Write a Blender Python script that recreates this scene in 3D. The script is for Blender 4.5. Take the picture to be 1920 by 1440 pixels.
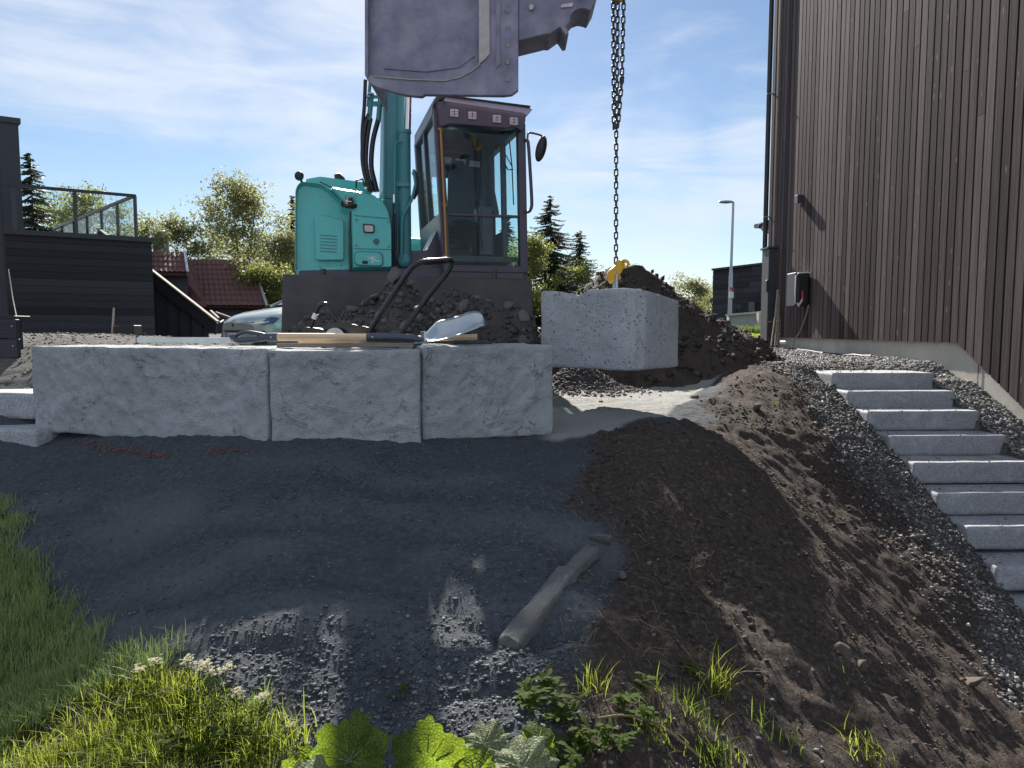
import bpy, bmesh, math, random
import numpy as np
from mathutils import Vector, Matrix
random.seed(7); np.random.seed(7)
R = math.radians
sc = bpy.context.scene
for _o in list(bpy.data.objects): bpy.data.objects.remove(_o)
COL = sc.collection

# ------------------------------------------------------------------ camera
F = 1333.0; PITCH = 4.46; CZ = 1.6
sp, cp = math.sin(R(PITCH)), math.cos(R(PITCH))
cam = bpy.data.cameras.new('camera'); cam.sensor_width = 36.0; cam.lens = 36.0*F/1920.0
cam.clip_start = 0.05; cam.clip_end = 3000
camo = bpy.data.objects.new('camera', cam); COL.objects.link(camo)
camo.location = (0, 0, CZ); camo.rotation_euler = (R(90-PITCH), 0, 0)
sc.camera = camo

# ------------------------------------------------------------------ sky and sun
SUN_AZ, SUN_EL = -8.5, 34.4          # degrees right of +Y, above horizon
world = bpy.data.worlds.new('World'); sc.world = world; world.use_nodes = True
wn = world.node_tree; wn.nodes.clear()
def wnode(t, **k):
    n = wn.nodes.new(t)
    for a, b in k.items(): setattr(n, a, b)
    return n
sky = wnode('ShaderNodeTexSky', sky_type='NISHITA'); sky.sun_disc = False
sky.sun_elevation = R(SUN_EL); sky.sun_rotation = R(SUN_AZ)
sky.air_density = 1.0; sky.dust_density = 0.15; sky.ozone_density = 2.4; sky.altitude = 100
tc = wnode('ShaderNodeTexCoord')
def wlink(a, b): wn.links.new(a, b)
def wmath(op, a, b):
    n = wnode('ShaderNodeMath', operation=op)
    for i, v in ((0, a), (1, b)):
        if isinstance(v, (int, float)): n.inputs[i].default_value = v
        else: wlink(v, n.inputs[i])
    return n.outputs[0]
def wrange(v, lo, hi, to=1.0):
    m = wnode('ShaderNodeMapRange', interpolation_type='SMOOTHSTEP'); m.inputs['From Min'].default_value = lo; m.inputs['From Max'].default_value = hi; m.inputs['To Max'].default_value = to
    wlink(v, m.inputs['Value']); return m.outputs[0]
def wisps(rot, sc3, scale, dist, off):
    mp = wnode('ShaderNodeMapping'); mp.inputs['Rotation'].default_value = (0, R(rot), 0); mp.inputs['Scale'].default_value = sc3; mp.inputs['Location'].default_value = off
    wlink(tc.outputs['Generated'], mp.inputs['Vector'])
    nz = wnode('ShaderNodeTexNoise'); nz.inputs['Scale'].default_value = scale; nz.inputs['Detail'].default_value = 9; nz.inputs['Roughness'].default_value = 0.56; nz.inputs['Distortion'].default_value = dist
    wlink(mp.outputs[0], nz.inputs['Vector']); return nz.outputs['Fac']
def bank(px, py, lo, hi):          # soft bank of cirrus round a direction
    d = Vector(((px-960)/F, cp+(720-py)/F*sp, -sp+(720-py)/F*cp)).normalized()
    n = wnode('ShaderNodeVectorMath', operation='DOT_PRODUCT'); wlink(tc.outputs['Generated'], n.inputs[0]); n.inputs[1].default_value = d
    return wrange(n.outputs['Value'], math.cos(R(lo)), math.cos(R(hi)))
cover = None
for q in ((150, -60, 14, 1), (330, 90, 10, 1), (560, 230, 9, 1), (620, 40, 11, 1), (1080, 345, 8, 0), (1230, 400, 9, 0), (1430, 330, 7, 0), (-900, 100, 25, 5), (2600, -300, 25, 5), (700, -1800, 30, 8)):
    b_ = bank(*q); cover = b_ if cover is None else wmath('MAXIMUM', cover, b_)
def bank_dir(d, lo, hi):
    n = wnode('ShaderNodeVectorMath', operation='DOT_PRODUCT'); wlink(tc.outputs['Generated'], n.inputs[0]); n.inputs[1].default_value = Vector(d).normalized()
    return wrange(n.outputs['Value'], math.cos(R(lo)), math.cos(R(hi)))
cover = wmath('MAXIMUM', cover, bank_dir((0, -1, .55), 95, 45))      # unseen cloud veil added overhead and behind to brighten shaded faces
n1 = wisps(24, (1.0, 1.0, 3.2), 2.6, 0.9, (1.7, 0.4, 3.1)); n2 = wisps(-16, (1.2, 1.0, 5.5), 4.2, 1.2, (0.2, 2.4, 0.6))
nn_ = wmath('ADD', wmath('MULTIPLY', n1, 0.6), wmath('MULTIPLY', n2, 0.4))
dens = wmath('ADD', nn_, wmath('MULTIPLY', cover, 0.24))
am2 = wnode('ShaderNodeMath', operation='MULTIPLY'); am2.inputs[1].default_value = 0.86; wlink(wrange(dens, 0.50, 0.90), am2.inputs[0])
mixc = wnode('ShaderNodeMix', data_type='RGBA'); wn.links.new(am2.outputs[0], mixc.inputs[0])
wn.links.new(sky.outputs[0], mixc.inputs[6]); mixc.inputs[7].default_value = (7.6, 8.2, 9.1, 1)
bg = wnode('ShaderNodeBackground'); bg.inputs['Strength'].default_value = 0.050
wn.links.new(mixc.outputs[2], bg.inputs[0])
wo = wnode('ShaderNodeOutputWorld'); wn.links.new(bg.outputs[0], wo.inputs[0])

sl = bpy.data.lights.new('sun', 'SUN'); sl.energy = 5.0; sl.angle = R(0.55); sl.color = (1.0, 0.94, 0.85)
so = bpy.data.objects.new('sun', sl); COL.objects.link(so)
sd = Vector((math.sin(R(SUN_AZ))*math.cos(R(SUN_EL)), math.cos(R(SUN_AZ))*math.cos(R(SUN_EL)), math.sin(R(SUN_EL))))
so.location = sd*40; so.rotation_euler = sd.to_track_quat('Z', 'Y').to_euler()
sc.view_settings.view_transform = 'Standard'; sc.view_settings.look = 'None'
sc.view_settings.exposure = 1.18; sc.view_settings.gamma = 1.0; sc.view_settings.use_curve_mapping = False
sc.render.engine = 'CYCLES'
sc.cycles.max_bounces = 5; sc.cycles.transparent_max_bounces = 12

# ------------------------------------------------------------------ helpers: points
def ray(px, py):
    dx = (px-960)/F; dy = (720-py)/F
    return Vector((dx, cp+dy*sp, -sp+dy*cp))
def P(px, py, y):
    d = ray(px, py); t = y/d.y
    return Vector((d.x*t, y, CZ+d.z*t))

# ------------------------------------------------------------------ numpy noise
def _h(ix, iy, iz, s):
    n = (ix*374761393 + iy*668265263 + iz*2147483647 + s*1274126177) & 0xffffffff
    n = ((n ^ (n >> 13))*1274126177) & 0xffffffff
    n = ((n ^ (n >> 15))*2246822519) & 0xffffffff
    return ((n ^ (n >> 16)) & 0xffffff)/float(0xffffff)
def vn(x, y, z=None, s=0):
    x = np.asarray(x, float); y = np.asarray(y, float)
    z = np.zeros_like(x) if z is None else np.asarray(z, float)
    ix, iy, iz = np.floor(x).astype(np.int64), np.floor(y).astype(np.int64), np.floor(z).astype(np.int64)
    fx, fy, fz = x-ix, y-iy, z-iz
    fx, fy, fz = [f*f*f*(f*(f*6-15)+10) for f in (fx, fy, fz)]
    def L(a, b, t): return a+(b-a)*t
    r = [[[_h(ix+a, iy+b, iz+c, s) for c in (0, 1)] for b in (0, 1)] for a in (0, 1)]
    return L(L(L(r[0][0][0], r[1][0][0], fx), L(r[0][1][0], r[1][1][0], fx), fy),
             L(L(r[0][0][1], r[1][0][1], fx), L(r[0][1][1], r[1][1][1], fx), fy), fz)*2-1
def fbm(x, y, z=None, o=4, s=0, g=0.5):
    t = 0; a = 1.0; f = 1.0
    for i in range(o):
        t = t + a*vn(np.asarray(x)*f, np.asarray(y)*f, None if z is None else np.asarray(z)*f, s+i*17); a *= g; f *= 2.03
    return t

# ------------------------------------------------------------------ helpers: objects
def finish(o, label=None, cat=None, group=None, kind=None):
    if label: o['label'] = label
    if cat: o['category'] = cat
    if group: o['group'] = group
    if kind: o['kind'] = kind
    return o
PL = {}
def link(o, parent=None):
    COL.objects.link(o)
    if parent is not None:
        o.parent = parent
        w = PL.get(parent.name, Matrix.Identity(4))
        o.matrix_parent_inverse = w.inverted()
def empty(name, loc, label=None, cat=None, group=None):
    o = bpy.data.objects.new(name, None); o.empty_display_size = 0.1
    o.location = loc; COL.objects.link(o); PL[o.name] = Matrix.Translation(Vector(loc))
    return finish(o, label, cat, group)
def np_mesh(name, V, Fc, mat, parent=None, smooth=False, mats=None, fm=None):
    """V (n,3) array, Fc (m,k) int array (all faces the same size)"""
    V = np.asarray(V, np.float32); Fc = np.asarray(Fc, np.int32)
    me = bpy.data.meshes.new(name)
    c = (V.min(0)+V.max(0))/2; c[2] = V[:, 2].min()
    me.vertices.add(len(V)); me.vertices.foreach_set('co', (V-c).astype(np.float32).ravel())
    m, k = Fc.shape
    me.loops.add(m*k); me.loops.foreach_set('vertex_index', Fc.ravel())
    me.polygons.add(m); me.polygons.foreach_set('loop_start', np.arange(0, m*k, k, dtype=np.int32))
    try: me.polygons.foreach_set('loop_total', np.full(m, k, dtype=np.int32))
    except Exception: pass
    me.update(calc_edges=True); me.validate()
    if smooth: me.polygons.foreach_set('use_smooth', np.ones(m, dtype=bool))
    for mm in (mats or [mat]): me.materials.append(mm)
    if fm is not None: me.polygons.foreach_set('material_index', np.asarray(fm, np.int32))
    o = bpy.data.objects.new(name, me); o.location = Vector([float(a) for a in c]); link(o, parent)
    PL[o.name] = Matrix.Translation(o.location)
    return o
class MB:
    def __init__(s): s.v = []; s.f = []
    def add(s, vs, fs):
        b = len(s.v); s.v += [tuple(v) for v in vs]; s.f += [tuple(b+i for i in f) for f in fs]; return s
    def hexa(s, p):   # 8 points: bottom 4 (ccw), top 4
        return s.add(p, [(3, 2, 1, 0), (4, 5, 6, 7), (0, 1, 5, 4), (1, 2, 6, 5), (2, 3, 7, 6), (3, 0, 4, 7)])
    def box(s, c, d, M=None):
        c = Vector(c); h = Vector(d)/2; M = M or Matrix.Identity(3)
        p = [c+M@Vector((a*h.x, b*h.y, e*h.z)) for e in (-1, 1) for a, b in ((-1, -1), (1, -1), (1, 1), (-1, 1))]
        return s.hexa(p)
    def bar(s, a, b, w, h, up=(0, 0, 1)):
        a, b = Vector(a), Vector(b); d = (b-a); L = d.length; d.normalize(); up = Vector(up)
        x = d.cross(up)
        if x.length < 1e-4: x = d.cross(Vector((0, 1, 0)))
        x.normalize(); z = x.cross(d)
        return s.box((a+b)/2, (w, L, h), Matrix((x, d, z)).transposed())
    def tube(s, pts, r, n=8, cap=True, closed=False):
        pts = [Vector(p) for p in pts]; m = len(pts)
        rr = r if isinstance(r, (list, tuple)) else [r]*m
        vs = []; fs = []; pn = None
        for i in range(m):
            if closed: t = pts[(i+1) % m]-pts[i-1]
            else: t = pts[min(i+1, m-1)]-pts[max(i-1, 0)]
            t.normalize()
            if pn is None:
                pn = t.cross(Vector((0.12, 0.31, 1)))
                if pn.length < 1e-3: pn = t.cross(Vector((1, 0, 0)))
            pn = (pn-t*pn.dot(t)).normalized(); q = t.cross(pn)
            for k in range(n):
                a = 2*math.pi*k/n; vs.append(pts[i]+(pn*math.cos(a)+q*math.sin(a))*rr[i])
        for i in range(m if closed else m-1):
            j = (i+1) % m
            for k in range(n):
                fs.append((i*n+k, i*n+(k+1) % n, j*n+(k+1) % n, j*n+k))
        if cap and not closed:
            fs.append(tuple(range(n-1, -1, -1))); fs.append(tuple((m-1)*n+k for k in range(n)))
        return s.add(vs, fs)
    def prism(s, poly, ext):
        n = len(poly); ext = Vector(ext); a = [Vector(p) for p in poly]
        # orient outward
        nm = Vector((0, 0, 0))
        for i in range(n): nm += (a[i]-a[0]).cross(a[(i+1) % n]-a[0])
        if nm.dot(ext) > 0: a = a[::-1]
        return s.add(a+[p+ext for p in a], [tuple(range(n)), tuple(range(2*n-1, n-1, -1))]+
                     [(i, i+n, (i+1) % n+n, (i+1) % n) for i in range(n)])
    def sphere(s, c, r, nu=10, nv=6, sc3=(1, 1, 1), M=None):
        c = Vector(c); vs = []; fs = []; M = M or Matrix.Identity(3)
        for j in range(1, nv):
            th = math.pi*j/nv
            for i in range(nu):
                ph = 2*math.pi*i/nu
                vs.append(c+M@Vector((r*sc3[0]*math.sin(th)*math.cos(ph), r*sc3[1]*math.sin(th)*math.sin(ph), r*sc3[2]*math.cos(th))))
        t = len(vs); vs += [c+M@Vector((0, 0, r*sc3[2])), c-M@Vector((0, 0, r*sc3[2]))]
        for j in range(nv-2):
            for i in range(nu):
                fs.append((j*nu+i, (j+1)*nu+i, (j+1)*nu+(i+1) % nu, j*nu+(i+1) % nu))
        for i in range(nu):
            fs.append((t, i, (i+1) % nu)); fs.append((t+1, (nv-2)*nu+(i+1) % nu, (nv-2)*nu+i))
        return s.add(vs, fs)
    def build(s, name, mat, parent=None, bevel=0, seg=2, smooth=None, label=None, cat=None, group=None, kind=None):
        me = bpy.data.meshes.new(name)
        V = np.array([tuple(v) for v in s.v]); c = (V.min(0)+V.max(0))/2; c[2] = V[:, 2].min()
        me.from_pydata([tuple(x) for x in (V-c)], [], s.f); me.validate(); me.update()
        me.materials.append(mat)
        if smooth:
            me.polygons.foreach_set('use_smooth', np.ones(len(me.polygons), dtype=bool))
            me.set_sharp_from_angle(angle=R(smooth))
        o = bpy.data.objects.new(name, me); o.location = Vector([float(a) for a in c]); link(o, parent)
        PL[o.name] = Matrix.Translation(o.location)
        if bevel:
            b = o.modifiers.new('bevel', 'BEVEL'); b.width = bevel; b.segments = seg; b.limit_method = 'ANGLE'; b.angle_limit = R(40)
            if seg > 1:
                me.polygons.foreach_set('use_smooth', np.ones(len(me.polygons), dtype=bool)); b.harden_normals = True
        return finish(o, label, cat, group, kind)

# ------------------------------------------------------------------ materials
def newmat(name):
    m = bpy.data.materials.new(name); m.use_nodes = True; nt = m.node_tree
    return m, nt, nt.nodes['Principled BSDF']
def N(nt, t, ins=None, **k):
    n = nt.nodes.new(t)
    for a, b in k.items(): setattr(n, a, b)
    for a, b in (ins or {}).items():
        if hasattr(b, 'is_output') or isinstance(b, bpy.types.NodeSocket): nt.links.new(b, n.inputs[a])
        else: n.inputs[a].default_value = b
    return n
def ramp(nt, fac, stops):
    n = nt.nodes.new('ShaderNodeValToRGB'); nt.links.new(fac, n.inputs[0]); e = n.color_ramp.elements
    while len(e) < len(stops): e.new(0.5)
    for i, (p, c) in enumerate(stops):
        e[i].position = p; e[i].color = (*c, 1) if len(c) == 3 else c
    return n.outputs[0]
def mix(nt, f, a, b, mode='MIX'):
    n = nt.nodes.new('ShaderNodeMix'); n.data_type = 'RGBA'; n.blend_type = mode
    for idx, v in ((0, f), (6, a), (7, b)):
        if isinstance(v, bpy.types.NodeSocket): nt.links.new(v, n.inputs[idx])
        elif idx == 0: n.inputs[0].default_value = v
        else: n.inputs[idx].default_value = (*v, 1) if len(v) == 3 else v
    return n.outputs[2]
def noise(nt, co, scale, detail=5, rough=0.55, dist=0):
    return N(nt, 'ShaderNodeTexNoise', {'Vector': co, 'Scale': scale, 'Detail': detail, 'Roughness': rough, 'Distortion': dist}).outputs['Fac']
def bump(nt, h, strength, dist=0.01):
    return N(nt, 'ShaderNodeBump', {'Height': h, 'Strength': strength, 'Distance': dist}).outputs[0]
def paint(name, col, rough=0.45, metal=0.0, var=0.18, scale=6.0, bmp=0.0, bscale=60.0, dirt=None, dirt_amt=0.35, coat=0.0):
    m, nt, b = newmat(name)
    co = N(nt, 'ShaderNodeTexCoord').outputs['Object']
    n1 = noise(nt, co, scale, 6, 0.6)
    c = ramp(nt, n1, [(0.25, tuple(x*(1-var) for x in col)), (0.75, tuple(min(1, x*(1+var)) for x in col))])
    if dirt:
        n2 = noise(nt, co, scale*0.7+1.3, 8, 0.7, 0.4)
        f = N(nt, 'ShaderNodeMapRange', {'Value': n2, 'From Min': 0.5, 'From Max': 0.75, 'To Max': dirt_amt}).outputs[0]
        c = mix(nt, f, c, dirt)
    nt.links.new(c, b.inputs['Base Color'])
    rr = N(nt, 'ShaderNodeMapRange', {'Value': n1, 'To Min': max(0.03, rough-0.1), 'To Max': min(1, rough+0.1)}).outputs[0]
    nt.links.new(rr, b.inputs['Roughness']); b.inputs['Metallic'].default_value = metal
    b.inputs['Coat Weight'].default_value = coat; b.inputs['Coat Roughness'].default_value = 0.08
    if bmp: nt.links.new(bump(nt, noise(nt, co, bscale, 4), bmp, 0.01), b.inputs['Normal'])
    return m
def leafmat(name, col, trans, tw=0.5, rough=0.5, scale=3.0, veins=False):
    m, nt, b = newmat(name); out = nt.nodes['Material Output']
    geo = N(nt, 'ShaderNodeNewGeometry')
    n1 = noise(nt, geo.outputs['Position'], scale, 4)
    c = mix(nt, n1, tuple(x*0.55 for x in col), tuple(x*1.5 for x in col))
    rnd = geo.outputs['Random Per Island']
    c = mix(nt, rnd, c, mix(nt, 0.5, c, (col[0]*2.0, col[1]*1.5, col[2]*0.9)))
    nt.links.new(c, b.inputs['Base Color']); b.inputs['Roughness'].default_value = rough; b.inputs['Specular IOR Level'].default_value = 0.2
    tr = N(nt, 'ShaderNodeBsdfTranslucent'); tcol = mix(nt, rnd, trans, tuple(x*0.6 for x in trans)); nt.links.new(tcol, tr.inputs[0])
    mxs = N(nt, 'ShaderNodeMixShader', {0: tw}); nt.links.new(b.outputs[0], mxs.inputs[1]); nt.links.new(tr.outputs[0], mxs.inputs[2])
    if veins:
        pos = geo.outputs['Position']
        ve = N(nt, 'ShaderNodeTexVoronoi', {'Vector': pos, 'Scale': 95.0}, feature='DISTANCE_TO_EDGE').outputs['Distance']
        vf = N(nt, 'ShaderNodeMapRange', {'Value': ve, 'From Min': 0.0, 'From Max': 0.12}).outputs[0]
        sp_ = N(nt, 'ShaderNodeMapRange', {'Value': noise(nt, pos, 120, 3), 'From Min': 0.30, 'From Max': 0.42}).outputs[0]
        k = N(nt, 'ShaderNodeMapRange', {'Value': N(nt, 'ShaderNodeMath', {0: vf, 1: sp_}, operation='MULTIPLY').outputs[0], 'To Min': 0.45, 'To Max': 1.0}).outputs[0]
        kk = N(nt, 'ShaderNodeMath', {0: k, 1: N(nt, 'ShaderNodeMapRange', {'Value': noise(nt, pos, 11, 4), 'From Min': 0.3, 'From Max': 0.7, 'To Min': 0.6, 'To Max': 1.15}).outputs[0]}, operation='MULTIPLY').outputs[0]
        kc = N(nt, 'ShaderNodeCombineColor', {0: kk, 1: kk, 2: kk}).outputs[0]
        nt.links.new(mix(nt, 1.0, c, kc, 'MULTIPLY'), b.inputs['Base Color']); nt.links.new(mix(nt, 1.0, tcol, kc, 'MULTIPLY'), tr.inputs[0])
        bn = bump(nt, ve, 0.9, 0.004); nt.links.new(bn, b.inputs['Normal']); nt.links.new(bn, tr.inputs['Normal'])
    nt.links.new(mxs.outputs[0], out.inputs[0])
    return m
def glassmat(name, tint, refl=0.12):
    m, nt, b = newmat(name); out = nt.nodes['Material Output']; nt.nodes.remove(b)
    fa = N(nt, 'ShaderNodeLayerWeight', {'Blend': 0.5}).outputs['Facing']
    fp = N(nt, 'ShaderNodeMath', {0: fa, 1: 4.0}, operation='POWER').outputs[0]
    fr = N(nt, 'ShaderNodeMapRange', {'Value': fp, 'To Min': refl*0.12, 'To Max': 0.5}).outputs[0]
    t = N(nt, 'ShaderNodeBsdfTransparent', {0: (*tint, 1)}); g = N(nt, 'ShaderNodeBsdfGlossy', {'Roughness': 0.03})
    s = N(nt, 'ShaderNodeMixShader', {0: fr}); nt.links.new(t.outputs[0], s.inputs[1]); nt.links.new(g.outputs[0], s.inputs[2])
    nt.links.new(s.outputs[0], out.inputs[0]); return m

def concrete(name, base, pores=0.0, bumpy=0.5, stain=(0.16, 0.15, 0.14)):
    m, nt, b = newmat(name); co = N(nt, 'ShaderNodeTexCoord').outputs['Object']
    n1 = noise(nt, co, 2.2, 8, 0.62, 0.3); n2 = noise(nt, co, 24, 6, 0.6); n3 = noise(nt, co, 130, 3)
    c = ramp(nt, n1, [(0.3, tuple(x*0.80 for x in base)), (0.55, base), (0.8, tuple(x*1.16 for x in base))])
    c = mix(nt, N(nt, 'ShaderNodeMapRange', {'Value': n2, 'From Min': 0.55, 'From Max': 0.8, 'To Max': 0.5}).outputs[0], c, tuple(x*1.35 for x in base))
    c = mix(nt, N(nt, 'ShaderNodeMapRange', {'Value': noise(nt, co, 5.5, 8, 0.7), 'From Min': 0.56, 'From Max': 0.74, 'To Max': 0.55}).outputs[0], c, stain)
    h = N(nt, 'ShaderNodeMath', {0: n2, 1: n3}, operation='ADD').outputs[0]
    cr = noise(nt, co, 3.0, 7, 0.6, 0.8)
    cm = N(nt, 'ShaderNodeMapRange', {'Value': N(nt, 'ShaderNodeMath', {0: N(nt, 'ShaderNodeMath', {0: cr, 1: 0.5}, operation='SUBTRACT').outputs[0]}, operation='ABSOLUTE').outputs[0], 'From Min': 0.0, 'From Max': 0.006, 'To Min': 1.0, 'To Max': 0.0}).outputs[0]
    cg = N(nt, 'ShaderNodeMapRange', {'Value': noise(nt, co, 4.0, 3), 'From Min': 0.52, 'From Max': 0.62, 'To Max': 0.55}).outputs[0]
    cm = N(nt, 'ShaderNodeMath', {0: cm, 1: cg}, operation='MULTIPLY').outputs[0]
    c = mix(nt, cm, c, tuple(x*0.35 for x in base)); h = N(nt, 'ShaderNodeMath', {0: h, 1: cm}, operation='SUBTRACT').outputs[0]
    pv = N(nt, 'ShaderNodeTexVoronoi', {'Vector': co, 'Scale': 26.0}).outputs['Distance']
    pt_ = N(nt, 'ShaderNodeMapRange', {'Value': noise(nt, co, 3.3, 3), 'From Min': 0.45, 'From Max': 0.7, 'To Min': 0.0, 'To Max': 0.16}).outputs[0]
    pp = N(nt, 'ShaderNodeMath', {0: pv, 1: pt_}, operation='LESS_THAN').outputs[0]
    c = mix(nt, N(nt, 'ShaderNodeMath', {0: pp, 1: 0.6}, operation='MULTIPLY').outputs[0], c, tuple(x*0.3 for x in base))
    if pores:
        v = N(nt, 'ShaderNodeTexVoronoi', {'Vector': N(nt, 'ShaderNodeMix', {0: 0.06, 4: co, 5: N(nt, 'ShaderNodeTexNoise', {'Vector': co, 'Scale': 30.0}).outputs['Color']}, data_type='VECTOR').outputs[1], 'Scale': 34.0}).outputs['Distance']
        pn = noise(nt, co, 9, 5)
        thr = N(nt, 'ShaderNodeMapRange', {'Value': pn, 'From Min': 0.35, 'From Max': 0.7, 'To Min': 0.10, 'To Max': 0.36}).outputs[0]
        pm = N(nt, 'ShaderNodeMath', {0: v, 1: thr}, operation='LESS_THAN').outputs[0]
        c = mix(nt, N(nt, 'ShaderNodeMath', {0: pm, 1: pores}, operation='MULTIPLY').outputs[0], c, tuple(x*0.3 for x in base))
        h = N(nt, 'ShaderNodeMath', {0: h, 1: N(nt, 'ShaderNodeMath', {0: pm, 1: 0.8}, operation='MULTIPLY').outputs[0]}, operation='SUBTRACT').outputs[0]
    nt.links.new(c, b.inputs['Base Color']); b.inputs['Roughness'].default_value = 0.9
    nt.links.new(bump(nt, h, bumpy, 0.026), b.inputs['Normal']); return m
def granite(name, base):
    m, nt, b = newmat(name); co = N(nt, 'ShaderNodeNewGeometry').outputs['Position']
    v = N(nt, 'ShaderNodeTexVoronoi', {'Vector': co, 'Scale': 190.0}).outputs['Color']
    sepc = N(nt, 'ShaderNodeSeparateColor', {0: v}).outputs[0]
    c = ramp(nt, sepc, [(0.0, tuple(x*0.6 for x in base)), (0.35, tuple(x*0.88 for x in base)), (0.7, tuple(x*1.08 for x in base)), (1.0, tuple(x*1.4 for x in base))])
    n1 = noise(nt, co, 7, 8, 0.65, 0.5)
    c = mix(nt, N(nt, 'ShaderNodeMapRange', {'Value': n1, 'From Min': 0.52, 'From Max': 0.72, 'To Max': 0.45}).outputs[0], c, tuple(min(1, x*1.9) for x in base))
    nt.links.new(c, b.inputs['Base Color']); b.inputs['Roughness'].default_value = 0.75
    nt.links.new(bump(nt, N(nt, 'ShaderNodeMath', {0: noise(nt, co, 45, 6), 1: n1}, operation='ADD').outputs[0], 0.5, 0.012), b.inputs['Normal']); return m
def woodmat(name, base, var=0.45, axis=2, scale=1.0, rough=0.6, knots=True, spec=0.3):
    m, nt, b = newmat(name); co = N(nt, 'ShaderNodeTexCoord').outputs['Object']
    oi = N(nt, 'ShaderNodeObjectInfo').outputs['Random']
    off = N(nt, 'ShaderNodeCombineXYZ', {0: N(nt, 'ShaderNodeMath', {0: oi, 1: 37.0}, operation='MULTIPLY').outputs[0], 1: 0.0, 2: N(nt, 'ShaderNodeMath', {0: oi, 1: 91.0}, operation='MULTIPLY').outputs[0]}).outputs[0]
    co2 = N(nt, 'ShaderNodeVectorMath', {0: co, 1: off}, operation='ADD').outputs[0]
    s = [26*scale]*3; s[axis] = 0.55*scale
    mp = N(nt, 'ShaderNodeMapping', {'Vector': co2, 'Scale': s}).outputs[0]
    g = noise(nt, mp, 1.0, 6, 0.65, 1.2)
    s2 = [70*scale]*3; s2[axis] = 1.2*scale
    g2 = noise(nt, N(nt, 'ShaderNodeMapping', {'Vector': co2, 'Scale': s2}).outputs[0], 1.0, 4, 0.6, 0.5)
    c = ramp(nt, g, [(0.25, tuple(x*(1-var) for x in base)), (0.5, base), (0.78, tuple(x*(1+var) for x in base))])
    c = mix(nt, 0.45, c, ramp(nt, g2, [(0.32, tuple(x*0.35 for x in base)), (0.72, tuple(x*2.1 for x in base))]))
    k = N(nt, 'ShaderNodeMapRange', {'Value': oi, 'To Min': 0.5, 'To Max': 1.55}).outputs[0]
    c = mix(nt, 1.0, c, N(nt, 'ShaderNodeCombineColor', {0: k, 1: k, 2: k}).outputs[0], 'MULTIPLY')
    if knots:
        s3 = [9*scale]*3; s3[axis] = 3.0*scale
        v = N(nt, 'ShaderNodeTexVoronoi', {'Vector': N(nt, 'ShaderNodeMapping', {'Vector': co2, 'Scale': s3}).outputs[0], 'Scale': 0.9}).outputs['Distance']
        kf = N(nt, 'ShaderNodeMapRange', {'Value': v, 'From Min': 0.13, 'From Max': 0.05}).outputs[0]
        c = mix(nt, N(nt, 'ShaderNodeMath', {0: kf, 1: 0.55}, operation='MULTIPLY').outputs[0], c, tuple(x*3.2 for x in base))
    nt.links.new(c, b.inputs['Base Color']); b.inputs['Roughness'].default_value = rough; b.inputs['Specular IOR Level'].default_value = spec
    nt.links.new(bump(nt, N(nt, 'ShaderNodeMath', {0: g, 1: g2}, operation='ADD').outputs[0], 0.35, 0.004), b.inputs['Normal'])
    return m

M = {}
M['block'] = concrete('cast_concrete', (0.53, 0.555, 0.58), 0.0, 1.0, (0.40, 0.405, 0.41))
M['porous'] = concrete('porous_concrete', (0.50, 0.52, 0.55), 0.8, 0.7, (0.40, 0.40, 0.40))
M['found'] = concrete('foundation_concrete', (0.55, 0.52, 0.46), 0.0, 0.15, (0.46, 0.42, 0.36))
M['granite'] = granite('granite', (0.34, 0.35, 0.375))
M['clad'] = woodmat('stained_cladding', (0.094, 0.074, 0.072), 0.65, rough=0.8, spec=0.08)
M['black_wood'] = woodmat('black_stained_planks', (0.032, 0.032, 0.040), 0.35, axis=0, rough=0.6, knots=False)  # black lifted and blued, here and next line: flare haze in the colour
M['black_wood_v'] = woodmat('black_stained_boards', (0.032, 0.030, 0.036), 0.3, axis=2, rough=0.65, knots=False)
M['ash'] = woodmat('ash_handle', (0.46, 0.34, 0.22), 0.18, axis=0, rough=0.5, knots=False)
M['oldwood'] = woodmat('weathered_wood', (0.26, 0.22, 0.18), 0.3, axis=0, rough=0.8)
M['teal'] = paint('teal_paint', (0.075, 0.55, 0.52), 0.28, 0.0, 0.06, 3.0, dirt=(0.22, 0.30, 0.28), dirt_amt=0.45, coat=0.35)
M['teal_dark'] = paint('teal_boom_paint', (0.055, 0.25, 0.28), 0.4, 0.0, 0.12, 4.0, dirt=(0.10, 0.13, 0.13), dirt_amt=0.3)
M['steel'] = paint('worn_dark_steel', (0.075, 0.072, 0.08), 0.55, 0.3, 0.35, 5.0, 0.3, 40, dirt=(0.13, 0.10, 0.075), dirt_amt=0.4)
M['bucket'] = paint('flare_tinted_bucket_steel', (0.25, 0.235, 0.32), 0.6, 0.1, 0.4, 5.0, 0.7, 26, dirt=(0.40, 0.35, 0.36), dirt_amt=0.7)  # paler and more purple than the steel: lens flare haze put into the colour
M['bucket_edge'] = paint('worn_and_lit_steel', (0.42, 0.38, 0.36), 0.4, 0.5, 0.25, 12.0, 0.3, 80)
M['cab'] = paint('dark_cab_paint', (0.075, 0.064, 0.095), 0.4, 0.0, 0.2, 5.0, dirt=(0.10, 0.09, 0.09), dirt_amt=0.25)
M['black'] = paint('black_plastic', (0.018, 0.018, 0.02), 0.45, 0.0, 0.2, 8.0)
M['rubber'] = paint('black_rubber', (0.02, 0.02, 0.021), 0.55, 0.0, 0.2, 14.0)
M['gloss_black'] = paint('black_tube', (0.014, 0.014, 0.016), 0.22, 0.0, 0.15, 10.0)
M['chrome'] = paint('chrome', (0.75, 0.72, 0.70), 0.12, 1.0, 0.05, 5.0)
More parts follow.
